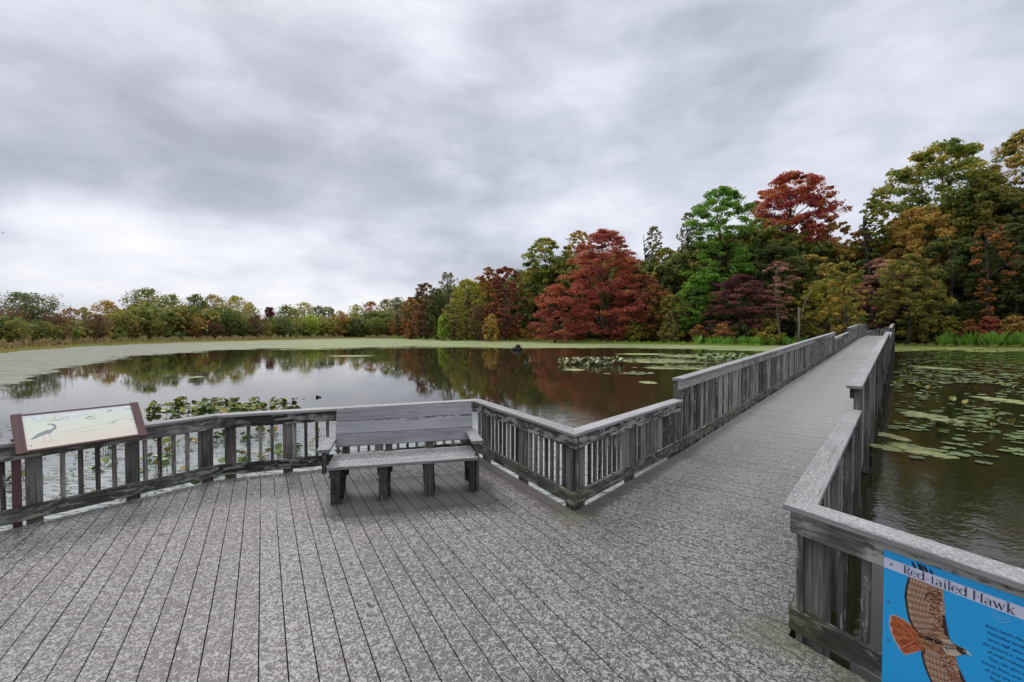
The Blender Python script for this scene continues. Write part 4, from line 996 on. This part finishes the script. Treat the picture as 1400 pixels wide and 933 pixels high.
FM={
 'green':folmat('bright_green_foliage',C3((.035,.075,.014),(.075,.15,.02),(.13,.23,.035))),
 'dark':folmat('dark_green_foliage',C3((.026,.044,.016),(.052,.075,.022),(.11,.12,.032))),
 'mid':folmat('mid_green_foliage',C3((.045,.062,.018),(.09,.115,.028),(.17,.16,.04))),
 'olive':folmat('olive_foliage',C3((.06,.068,.02),(.12,.13,.032),(.21,.17,.04))),
 'yellow':folmat('yellow_green_foliage',C3((.09,.12,.022),(.19,.19,.035),(.28,.22,.04))),
 'lime':folmat('lime_foliage',C3((.12,.17,.025),(.18,.24,.035),(.24,.28,.05))),
 'orange':folmat('orange_foliage',C3((.12,.10,.03),(.26,.15,.04),(.38,.22,.055))),
 'rust':folmat('rust_foliage',C3((.08,.06,.025),(.16,.085,.03),(.27,.12,.035))),
 'red':folmat('red_foliage',C3((.07,.022,.022),(.17,.036,.032),(.25,.058,.045),(.28,.11,.05)),sc=.2),
 'darkred':folmat('dull_red_foliage',C3((.06,.03,.024),(.13,.045,.032),(.20,.07,.038))),
 'crimson':folmat('crimson_orange_foliage',C3((.10,.018,.026),(.20,.028,.040),(.27,.050,.045),(.33,.13,.035)),sc=.11),
 'purple':folmat('purple_foliage',C3((.040,.018,.020),(.085,.030,.036),(.13,.05,.045))),
 'pink':folmat('pinkish_brown_foliage',C3((.12,.06,.045),(.22,.11,.075),(.32,.17,.12))),
 'brown':folmat('brown_foliage',C3((.05,.035,.022),(.10,.06,.032),(.16,.09,.045))),
 'grey':folmat('sparse_grey_green_foliage',C3((.08,.09,.055),(.15,.16,.09),(.22,.22,.13))),
 'mixgo':folmat('green_turning_orange_foliage',C3((.04,.07,.018),(.10,.13,.028),(.22,.18,.04),(.36,.19,.045)),sc=.12),
 'mixdg':folmat('dark_green_turning_gold_foliage',C3((.028,.055,.016),(.06,.10,.022),(.13,.15,.03),(.26,.22,.045)),sc=.10),
}
m,n=newmat('grey_brown_bark'); oc=n.n('ShaderNodeTexCoord').outputs['Object']
c=n.ramp(n.noise(n.vm('MULTIPLY',oc,(6,6,1.2)),2.0,5,.6),[(.35,(.035,.03,.024)),(.65,(.12,.105,.085))]); M_BARK=finish(m,n,{'Base Color':c,'Roughness':.9},bump=(n.noise(n.vm('MULTIPLY',oc,(8,8,1.5)),2.0,3),.5,.05))
m,n=newmat('pale_bark'); oc=n.n('ShaderNodeTexCoord').outputs['Object']
c=n.ramp(n.noise(n.vm('MULTIPLY',oc,(5,5,1.2)),2.0,5,.6),[(.35,(.13,.12,.10)),(.65,(.30,.28,.25))]); M_PBARK=finish(m,n,{'Base Color':c,'Roughness':.9})

def prof(h,kind):
    if kind=='round': return np.sqrt(np.clip(1-np.abs(2*h-1)**2.7,0.02,1))
    if kind=='dome':  return np.sqrt(np.clip(1-(np.clip((h-.25)/.75,0,1))**2,0.02,1))*np.interp(h,[0,.25],[.8,1])
    if kind=='cone':  return np.clip(1.02-h,0,1)**.7
    if kind=='vase':  return np.interp(h,[0,.5,.8,1],[.35,.8,1,.45])
    return np.ones_like(h)
def tree_meshes(seed,H,W,base,kind,ncl,nlf,lf,flat=.6,solid=.5,clr=.24,droop=0.0,limbs=26,bark=None,topy=1.0):
    g=np.random.default_rng(seed)
    # clump centres
    h=g.random(ncl)**.85; pr=prof(h,kind); rad=np.sqrt(g.random(ncl)*(1-solid**2)+solid**2)*pr*W*.88
    th=g.random(ncl)*2*np.pi
    lump=1+.12*np.sin(th*3+seed)+.12*np.sin(th*5+h*9+seed*2)+g.normal(0,.07,ncl)
    cz=(base+(1-base)*(h*.93+.02))*H
    cc=np.stack([np.cos(th)*rad*lump,np.sin(th)*rad*lump,cz],1)
    cr=W*clr*.86*(.5+1.0*g.random(ncl)**1.5)*np.interp(h,[0,.8,1],[1,1,.7])
    ctint=g.normal(0,.21,ncl)
    idx=g.integers(0,ncl,nlf)
    d=g.normal(size=(nlf,3)); d/=np.linalg.norm(d,axis=1,keepdims=True)
    d[:,2]=np.where(g.random(nlf)<.35,np.abs(d[:,2]),d[:,2])
    rr_=np.clip(.25+.6*g.random(nlf)**.6+np.abs(g.normal(0,.16,nlf)),0,1.6)[:,None]
    off=d*rr_*cr[idx][:,None]; off[:,2]*=flat
    off[:,2]-=droop*(off[:,0]**2+off[:,1]**2)/np.maximum(cr[idx],.1)
    P=cc[idx]+off
    # stray sprigs outside the clumps
    st=g.random(nlf)<.05; P[st]+=g.normal(0,W*.03,(st.sum(),3))
    P[:,2]=np.clip(P[:,2],.03*H,H*1.02)
    nrm=d*.8+g.normal(0,.75,(nlf,3))+np.array([0,0,.55]); nrm/=np.linalg.norm(nrm,axis=1,keepdims=True)
    a=g.normal(size=(nlf,3)); u=np.cross(nrm,a); u/=np.linalg.norm(u,axis=1,keepdims=True); v=np.cross(nrm,u)
    s_=(lf*(.6+.8*g.random(nlf)))[:,None]
    V=np.stack([P-u*s_*.55,P+v*s_*.33+nrm*s_*.1,P+u*s_*.55,P-v*s_*.33+nrm*s_*.1],1)
    tint=.5+ctint[idx]+g.normal(0,.19,nlf)
    cm=quads_mesh('crown',V,tint)
    # trunk and limbs
    gp=random.Random(seed); r0=H*.016+.06
    top=.9*H if kind!='dome' else .82*H
    tp=[Vector((0,0,-.6))]; x=y=0
    for i in range(1,7):
        x+=gp.uniform(-.02,.02)*H; y+=gp.uniform(-.02,.02)*H; tp.append(Vector((x,y,top*i/6)))
    parts=[tube_geo(tp,[r0*1.35]+[r0*(1-.15*i) for i in range(1,7)],7)]
    order=np.argsort(-cr)[:limbs]
    for k in order:
        c=Vector(cc[k]); zt=max(.1*H,min(c.z-.35*math.hypot(c.x,c.y)-.05*H,top*.95)); f=zt/top*6; i0=min(int(f),5); q=tp[i0].lerp(tp[i0+1],f-i0) if i0>0 else tp[0].lerp(tp[1],f)
        q=Vector((q.x,q.y,zt)); mid_=q.lerp(c,.5)+Vector((gp.uniform(-.03,.03)*H,gp.uniform(-.03,.03)*H,.04*H*gp.random()))
        rb=r0*.42*(1-.5*zt/H); parts.append(tube_geo([q,mid_,c],[rb,rb*.6,rb*.18],5))
        for _ in range(2):
            e=c+Vector((gp.gauss(0,1),gp.gauss(0,1),gp.uniform(0,1.2)))*float(cr[k])*.9
            parts.append(tube_geo([mid_.lerp(c,.6),e],[rb*.3,rb*.08],4))
    tm=py_mesh('trunk',join_geo(parts),[],smooth=True)
    for mm in (cm,tm): mm.materials.append(None)
    return cm,tm
def ground_at(x,y):
    r=math.hypot(x,y); a=math.degrees(math.atan2(x,y)); return float(ground_h(np.array(r),a))
def put_tree(name,meshes,x,y,fol,label,sc=(1,1,1),rz=0,group=None,bark=None,cat='tree'):
    gz_=ground_at(x,y)
    t=empty(name,(x,y,gz_),rz,label=label,cat=cat,group=group); t.scale=sc
    for nm,me,mt in (('trunk',meshes[1],bark or M_BARK),('crown',meshes[0],FM[fol])):
        if me is None: continue
        o=link(nm,me,t); 
        o.material_slots[0].link='OBJECT'; o.material_slots[0].material=mt
    return t
def by_px(px,z): return (px-700)/615*z
_n=0
def T(name,px,ytop,hw,z,fol,label,kind='round',base=.15,q=1.0,lf=None,flat=.6,solid=.5,clr=.19,droop=0,ncl=None,bark=None,limbs=24,seed=None):
    """a tree with its own crown: px/ytop/hw give the size it should read at from the deck, z its real distance"""
    global _n; _n+=1
    x=by_px(px,z); g0=ground_at(x,z); H=EYE+(452-ytop)/615*z-g0; W=hw/615*z
    lf=lf or max(.2,z/615*2.5)
    nl=int(q*2.3*H*2*W/(lf*lf)*3.0); nl=max(1500,min(nl,36000))
    me=tree_meshes(seed or _n*13+5,H,W,base,kind,int((ncl or 90)*1.9),nl,lf,flat,solid,clr,droop,limbs)
    return put_tree(name,me,x,z,fol,label,rz=0,bark=bark)
# ---- right-hand wood, from the boardwalk leftwards
T('maple_tree',826,309,60,95,'red','biggest red maple in mid wood, its domed crown sweeping down to the water','dome',.05,1.3,flat=.32,droop=.1,clr=.2,ncl=170)
T('maple_tree',760,385,34,92,'red','low spreading red maple boughs at the left foot of the biggest red maple','dome',.08,1,flat=.3,clr=.24)
T('maple_tree',880,372,34,96,'darkred','dull red maple crown tucked at the right side of the biggest red maple','dome',.05,1,flat=.35)
T('maple_tree',692,360,27,108,'darkred','tall narrow dull red maple left of the biggest red one','round',.05,1.2,flat=.4)
T('oak_tree',745,322,40,118,'mixdg','dark green oak rising between the two red maples','round',.12,1.2)
T('hickory_tree',790,312,22,120,'orange','gold and orange treetop over the left shoulder of the biggest red maple','round',.4,.8)
T('willow_tree',640,378,26,120,'yellow','yellow green willow left of the narrow dull red maple','round',.05,1.1,droop=.3)
T('oak_tree',668,362,20,125,'rust','rusty brown oak crown just behind the yellow green willow','round',.15,1)
T('small_tree',606,428,9,112,'lime','small lime green tree low at the foot of the brown trees near the pond narrows','round',.1,1)
T('ash_tree',612,370,14,140,'grey','thin grey green treetop with bare twigs above the yellow green willow','vase',.4,.5,solid=.2)
T('oak_tree',583,384,20,128,'brown','purplish brown oak at the left shoulder of the right-hand wood','round',.08,1.1)
T('oak_tree',600,392,16,124,'dark','dark green tree squeezed between the brown oak and the willow','round',.05,1)
T('oak_tree',562,404,15,132,'rust','orange brown tree at the left tip of the right-hand wood','round',.05,1)
T('birch_tree',545,404,14,150,'grey','pale leafless-looking tree standing just left of the orange brown one','vase',.2,.4,solid=.2)
T('willow_tree',622,410,18,114,'olive','olive shrubby willow in front of the yellow green willow','round',.03,1)
T('maple_tree',655,415,16,110,'brown','low brown maple under the narrow dull red maple, left side','round',.03,1)
T('maple_tree',672,428,12,100,'orange','little orange bush-like maple at the foot of the narrow dull red maple','round',.03,1)
T('birch_tree',893,305,13,115,'grey','wispy pale green treetop between the biggest red maple and the bright green tree','vase',.45,.6,solid=.2)
T('oak_tree',908,335,28,105,'olive','olive and gold oak between the red maple and the bright green tree','round',.1,1.1)
T('oak_tree',893,385,28,92,'rust','low yellow brown tree hanging over the bank right of the biggest red maple','round',.03,1.1)
T('maple_tree',920,400,24,88,'olive','low olive tree with a thin pale trunk beside the bright green tree','round',.12,.8,bark=M_PBARK)
T('sweetgum_tree',983,250,52,92,'green','tall bright green tree left of the crimson topped maple','round',.10,1.4,flat=.45,clr=.2,ncl=150,solid=.45)
T('sweetgum_tree',950,375,32,88,'green','lower bright green boughs at the left foot of the tall bright green tree','dome',.1,1,flat=.35)
T('oak_tree',940,288,16,98,'grey','pale feathery bough sticking out left of the bright green tree','round',.5,.4,solid=.2)
T('maple_tree',1080,236,58,98,'crimson','tall crimson and orange topped maple behind the bright green tree','round',.45,1.3,flat=.5,clr=.19,ncl=120,solid=.4)
T('oak_tree',1040,292,44,96,'mixdg','dark green oak filling the gap under the crimson maple','round',.05,1.3,solid=.6)
T('oak_tree',1062,330,48,90,'dark','very dark green tree in the shade of the crimson maple','round',.05,1.2,solid=.6)
T('plum_tree',1012,372,46,82,'purple','dark purple leaved tree low beside the boardwalk railing','dome',.06,1.3,flat=.28,clr=.22)
T('dogwood_tree',1066,352,26,78,'pink','sparse pinkish brown dogwood with a pale visible trunk','vase',.25,.45,flat=.3,solid=.2,bark=M_PBARK,ncl=40)
T('oak_tree',1140,298,34,94,'orange','orange leaved oak right of the crimson maple','round',.12,1.1)
T('oak_tree',1110,345,36,86,'mixgo','green and orange tree below the orange oak','round',.05,1.2)
T('locust_tree',1128,378,34,76,'yellow','yellow green locust leaning over the far end of the boardwalk','round',.1,.9)
T('oak_tree',1178,308,28,92,'rust','rusty oak between the orange oak and the golden one','round',.1,1.1)
T('beech_tree',1200,350,30,80,'pink','pinkish brown beech just left of the golden tree above the boardwalk end','round',.15,.9,flat=.4)
T('maple_tree',1255,278,44,82,'orange','golden orange maple standing above the end of the boardwalk','round',.25,1.3,clr=.2,ncl=110)
T('oak_tree',1278,192,76,88,'mixdg','tallest dark green tree with gold tipped boughs behind the golden maple','round',.22,1.7,clr=.17,ncl=190,solid=.35,lf=.5)
T('oak_tree',1196,262,20,86,'mixdg','separate lower bough mass of the tall dark tree, left of the golden maple','round',.55,.6,solid=.3)
T('hickory_tree',1395,172,52,84,'mixgo','green and orange hickory cut off by the right edge, as tall as its neighbour','round',.2,1.5,clr=.18,ncl=150,solid=.4)
T('oak_tree',1345,232,40,80,'olive','olive tree between the tall dark green tree and the right edge','round',.1,1.3)
T('sassafras_tree',1352,300,24,70,'rust','slim rust and gold leaved tree in front of the dark trees near the right edge','vase',.15,.7,solid=.25,ncl=50)
T('oak_tree',1300,318,48,76,'dark','dark shady tree under the tall green one, right of the golden maple','round',.05,1.3,solid=.6)
T('oak_tree',1385,300,45,72,'dark','dark shady tree low at the right edge of the photo','round',.05,1.3,solid=.6)
T('oak_tree',1240,345,40,74,'olive','brown olive tree filling the space under the golden maple','round',.08,1.2)
T('oak_tree',1440,240,60,76,'rust','rusty tree mostly beyond the right edge','round',.1,1)
T('ironwood_tree',1155,352,26,70,'mixgo','small green and orange ironwood beside the boardwalk crest','round',.1,1)
# dead snag beside the boardwalk
sx=by_px(1092,74); sg=ground_at(sx,74)
g=join_geo([tube_geo([Vector((0,0,-.5)),Vector((.05,0,3.2)),Vector((-.05,.05,6.3))],[.2,.17,.11],8),tube_geo([Vector((.03,0,4.0)),Vector((.9,.1,6.8)),Vector((2.0,.1,9.3))],[.09,.07,.04],6),tube_geo([Vector((.9,.1,6.8)),Vector((.7,0,8.3))],[.04,.02],5)])
o=link('dead_tree',py_mesh('dead_tree',g,[M_PBARK],smooth=True)); o.location=(sx,74,sg); tag(o,'pale dead tree trunk without leaves beside the far boardwalk railing','dead tree')
# ---- far wood on the left
left=[(40,402,36,'dark','vase','umbrella shaped dark green tree at far left','oak_tree'),(8,420,26,'brown','round','brown bushy tree cut by the left edge','oak_tree'),
(75,428,24,'brown','round','dull brown tree under the umbrella shaped one','oak_tree'),(98,420,14,'rust','round','reddish brown tree right of the umbrella shaped one','maple_tree'),
(115,419,10,'yellow','round','small golden treetop before the gap in the far left wood','hickory_tree'),(146,410,17,'orange','round','golden orange and green tree left of the big green one','maple_tree'),
(132,430,20,'brown','round','brown thicket tree under the golden orange crown','oak_tree'),(170,424,18,'olive','round','olive brown tree at the left foot of the big green one','oak_tree'),
(203,394,30,'mid','round','biggest green tree in the far left wood','oak_tree'),(235,402,20,'mid','round','green tree joined to the right of the biggest green one','oak_tree'),
(210,436,15,'olive','round','small olive gold tree in front of the biggest green one','maple_tree'),(268,401,17,'dark','round','dark green tree midway along the far left wood','oak_tree'),
(262,430,18,'rust','round','rusty gold low tree under the dark green midway tree','maple_tree'),(292,402,20,'mixgo','round','tall grey green tree beside the yellow one','oak_tree'),
(322,404,20,'yellow','round','yellow green tree standing out in the far left wood','hickory_tree'),(310,425,15,'dark','round','dark green shrubby tree under the yellow green one','oak_tree'),
(342,412,12,'yellow','round','small yellow topped tree at the right of the yellow green one','hickory_tree'),(352,430,14,'brown','round','low reddish brown tree before the second gap','maple_tree'),
(369,419,8,'purple','vase','thin dark bare-topped tree in the second gap','ash_tree'),(392,417,18,'mid','round','grey green rounded tree right of the second gap','oak_tree'),
(416,413,18,'yellow','round','yellow green tree with a broad top right of the second gap','oak_tree'),(436,417,14,'dark','round','dark green tree in the low stretch of far wood','oak_tree'),
(450,418,11,'mid','round','green tree with notched top in the low stretch','oak_tree'),(425,430,14,'lime','round','light green low tree in the low stretch','willow_tree'),
(466,424,12,'orange','round','orange brown tree right of the notched green one','maple_tree'),(488,415,14,'yellow','round','olive yellow tree where the far wood rises again','hickory_tree'),
(508,411,15,'rust','round','orange brown tree in the middle of the rise','oak_tree'),(528,408,14,'olive','round','olive grey tree near the end of the far wood','oak_tree'),(480,436,16,'dark','round','dark low tree under the olive yellow one','oak_tree'),(515,434,18,'mid','round','mid green low tree below the orange brown one on the rise','oak_tree'),
(385,436,18,'dark','round','dark low thicket tree left of the light green one','oak_tree'),(60,440,20,'mid','round','small green tree low at far left','oak_tree'),(96,446,9,'green','round','bright green shrub-like tree at the foot of the reddish brown one','oak_tree'),(178,442,14,'brown','round','low brown thicket tree left of the small orange one','oak_tree'),(290,440,16,'brown','round','low brown tree between the gold and the dark shrubby ones','oak_tree'),(330,438,14,'dark','round','very dark low tree beneath the yellow topped ones','oak_tree'),(25,436,16,'olive','round','olive shrubby tree under the left edge brown one','oak_tree'),(446,440,14,'olive','round','low olive tree right of the light green one','oak_tree'),(545,428,14,'rust','round','low rusty tree at the pond narrows','oak_tree')]
def zleft(px): 
    return float(np.interp(px,[0,100,200,300,400,500,600],[55,74,92,108,128,150,140]))
for i,(px,yt,hw,fol,kd,lb,nm) in enumerate(left):
    z=zleft(px)*(1.04 if yt>423 else 1.16)
    T(nm,px,yt,hw,z,fol,lb,kd,.03 if kd=='round' else .3,.75,solid=.0,lf=max(.16,z/615*2.0),limbs=12,ncl=85,clr=.36,flat=.85)
# ---- shrubs at the water's edge
shr=[(1250,432,14,'yellow','yellow leaved shrub by the right end of the boardwalk'),(1275,428,20,'olive','olive shrub right of the boardwalk end'),(1300,430,14,'yellow','yellow green shrub left of the red one on the right bank'),(1325,436,22,'rust','rusty low shrub on the right bank'),(1352,432,18,'red','red leaved shrub on the right bank'),(1385,430,20,'orange','orange brown shrub at the right edge above the tall green plants'),
(1108,425,18,'olive','olive shrub behind the railing near the dead tree'),(1050,436,26,'yellow','yellow leaved shrub beyond the tall left railing'),(990,442,16,'rust','small orange leaved shrub under the purple tree'),(955,444,13,'rust','small orange shrub left of the purple tree'),(870,436,22,'yellow','yellow green shrub at the right foot of the biggest red maple'),(915,440,20,'olive','olive shrub at the bank under the low olive tree'),
(735,440,22,'rust','rusty shrub at the left foot of the biggest red maple'),(700,442,20,'rust','rusty brown shrub under the narrow dull red maple'),(665,444,16,'brown','brown shrub near the golden reeds'),(630,440,18,'brown','brown shrub at the foot of the willow'),(785,446,20,'darkred','low dark red shrub beneath the biggest red maple'),(835,444,20,'darkred','low dark red shrub at the water under the biggest red maple'),(1170,430,20,'dark','dark shrub beside the crest of the boardwalk, left'),(1220,420,22,'dark','dark shrub in the shade where the boardwalk enters the wood'),(1135,440,18,'olive','olive undergrowth shrub left of the boardwalk crest'),(1010,440,18,'dark','dark shrub under the purple tree'),
(1340,405,30,'dark','dark shrub mass in the shade behind the red shrub'),(1270,400,26,'dark','dark shrub mass in the shade behind the olive shrub'),(1400,400,30,'dark','dark shrub mass at the right edge'),(600,446,18,'dark','dark low shrub at the left of the golden reeds'),(570,446,14,'brown','brown low shrub at the pond narrows')]
for px,yt,hw,fol,lb in shr:
    a=az(px); r_=float(shore(a)+wig(a))+prng.uniform(2.5,5)
    if yt<425: r_+=6
    z=r_*math.cos(R(a))
    T('shrub',px,yt,hw,z,fol,lb,'dome',.0,1.0,solid=.3,clr=.3,ncl=26,limbs=8,lf=max(.2,z/615*2.6))
# ---- the wood behind, which reads as one mass
def woodmass(name,label,spots,fol,q=1):
    Vs=[];Ts=[];tr=[]
    for (x,y,H,W,sd_) in spots:
        g=np.random.default_rng(sd_); ncl=34; lf=math.hypot(x,y)/615*4.6; nl=int(min(3600,2.2*H*2*W/(lf*lf)*3)*q)
        h=g.random(ncl); pr=prof(h,'round'); th=g.random(ncl)*6.28; rad=np.sqrt(g.random(ncl))*pr*W
        cc=np.stack([np.cos(th)*rad,np.sin(th)*rad,h*H*.95],1); cr=W*.33*(.6+.8*g.random(ncl)); ix=g.integers(0,ncl,nl)
        d=g.normal(size=(nl,3)); d/=np.linalg.norm(d,axis=1,keepdims=True); P=cc[ix]+d*(cr[ix]*g.random(nl)**.4)[:,None]*np.array([1,1,.7])
        nrm=d+g.normal(0,.5,(nl,3))+np.array([0,0,.5]); nrm/=np.linalg.norm(nrm,axis=1,keepdims=True)
        a=g.normal(size=(nl,3)); u=np.cross(nrm,a); u/=np.linalg.norm(u,axis=1,keepdims=True); v=np.cross(nrm,u); s_=(lf*(.6+.8*g.random(nl)))[:,None]
        P=P+np.array([x,y,ground_at(x,y)])
        Vs.append(np.stack([P-u*s_*.55,P+v*s_*.33,P+u*s_*.55,P-v*s_*.33],1)); Ts.append(.5+g.normal(0,.12,ncl)[ix]+g.normal(0,.08,nl))
    me=quads_mesh(name,np.concatenate(Vs),np.concatenate(Ts),[FM[fol]]); return tag(link(name,me),label,kind='stuff')
topline=[(0,425),(60,430),(110,440),(118,440),(150,428),(200,412),(300,418),(360,436),(400,432),(470,432),(540,420),(580,398),(650,382),(700,372),(780,340),(900,350),(960,320),(1060,300),(1160,330),(1200,322),(1300,260),(1400,240),(1700,230)]
tx=[a for a,b in topline]; ty=[b for a,b in topline]
for fol,off_ in (('mid',0),('olive',9),('dark',17)):
    spots=[]
    for px in range(-160+off_,1640,27):
        a=az(px); base=float(shore(a))
        for row in (0,1):
            r_=base+prng.uniform(18,26)+row*16; x,y=r_*math.sin(R(a)),r_*math.cos(R(a)); yt=float(np.interp(px,tx,ty))+prng.uniform(0,12)
            H=EYE+(452-yt)/615*y-ground_at(x,y)
            if H>2: spots.append((x,y,H,max(2.2,24/615*y),prng.randrange(10**6)))
    woodmass('woodland',{'mid':'green depths of the wood behind the front trees','olive':'olive brown depths of the wood behind the front trees','dark':'dark green depths of the wood behind the front trees'}[fol],spots,fol)
# trees all round, for the banks out of view
spots=[]
for a in list(range(60,180,7))+list(range(-180,-58,7)):
    r_=float(shore(a))+14; spots.append((r_*math.sin(R(a)),r_*math.cos(R(a)),12,7,a+900))
woodmass('side_woodland','wooded banks to either side of the deck',spots,'olive',.5)
# ---- grasses and bank plants
def blades(name,label,rows,mat,wd=.35):
    Vs=[];Ts=[]
    g=np.random.default_rng(len(name)*7)
    for (p0,p1,d0,d1,hh,k) in rows:
        px=g.uniform(p0,p1,k); a=np.degrees(np.arctan((px-700)/615)); r_=shore(a)+wig(a)+g.uniform(d0,d1,k); x=r_*np.sin(np.radians(a)); y=r_*np.cos(np.radians(a)); z=np.array([float(ground_h(np.array(q),b)) for q,b in zip(r_,a)])
        z=np.maximum(z,WATER); H=hh*(.4+.7*g.random(k))*(1+.45*np.sin(a*2.3)*np.sin(a*7.1+1)+.25*np.sin(a*23)); th=g.random(k)*6.28; w_=H*wd*(.5+g.random(k)); ln=g.normal(0,.25,(k,2))*H[:,None]
        ux=np.cos(th)*w_/2; uy=np.sin(th)*w_/2
        b0_=np.stack([x-ux*.6,y-uy*.6,z-.02],1); b1_=np.stack([x+ux*.6,y+uy*.6,z-.02],1); m1=np.stack([x+ux+ln[:,0]*.6,y+uy+ln[:,1]*.6,z+H*.6],1); tp=np.stack([x+ln[:,0],y+ln[:,1],z+H],1)
        Vs.append(np.stack([b0_,b1_,m1,tp],1)); Ts.append(.5+g.normal(0,.15,k))
    me=quads_mesh(name,np.concatenate(Vs),np.concatenate(Ts),[mat]); return tag(link(name,me),label,kind='stuff')
blades('golden_grass','band of golden marsh grass along the far left bank',[(-200,560,.2,5,.22,11000),(-100,420,5,9,.45,2200)],folmat('golden_grass_blades',C3((.09,.11,.03),(.17,.165,.045),(.22,.18,.07)),sc=.05))
blades('reeds','rusty brown reeds at the pond narrows',[(500,640,1,8,.8,3500),(-200,470,6,11,.9,4200),(300,380,4,7,.8,500)],folmat('rusty_reed_blades',C3((.08,.07,.03),(.14,.11,.05),(.19,.15,.08)),sc=.05))
blades('green_grass','bright green grass edging the duckweed at centre right',[(640,1040,-1.5,2.5,.35,9000),(530,600,0,2,.7,700)],folmat('green_grass_blades',C3((.07,.13,.02),(.12,.20,.03),(.18,.24,.05)),sc=.05))
blades('bank_grass','yellow green grass on the bank right of the boardwalk',[(1225,1480,-1.5,2.5,.35,5500)],folmat('yellow_green_grass_blades',C3((.10,.14,.03),(.17,.19,.045),(.20,.17,.06)),sc=.05))
blades('arrow_arum','wall of tall bright green marsh plants on the right bank',[(1285,1500,.8,4.0,1.5,4200)],folmat('marsh_plant_leaves',C3((.04,.09,.015),(.09,.18,.025),(.14,.25,.04)),sc=.3),wd=.42)
blades('marsh_plants','green marsh plants behind the tall left railing',[(950,1110,.5,3.5,1.1,2600)],FM['green'],wd=.45)
# path into the wood beyond the boardwalk
p=LP(72,WW/2)
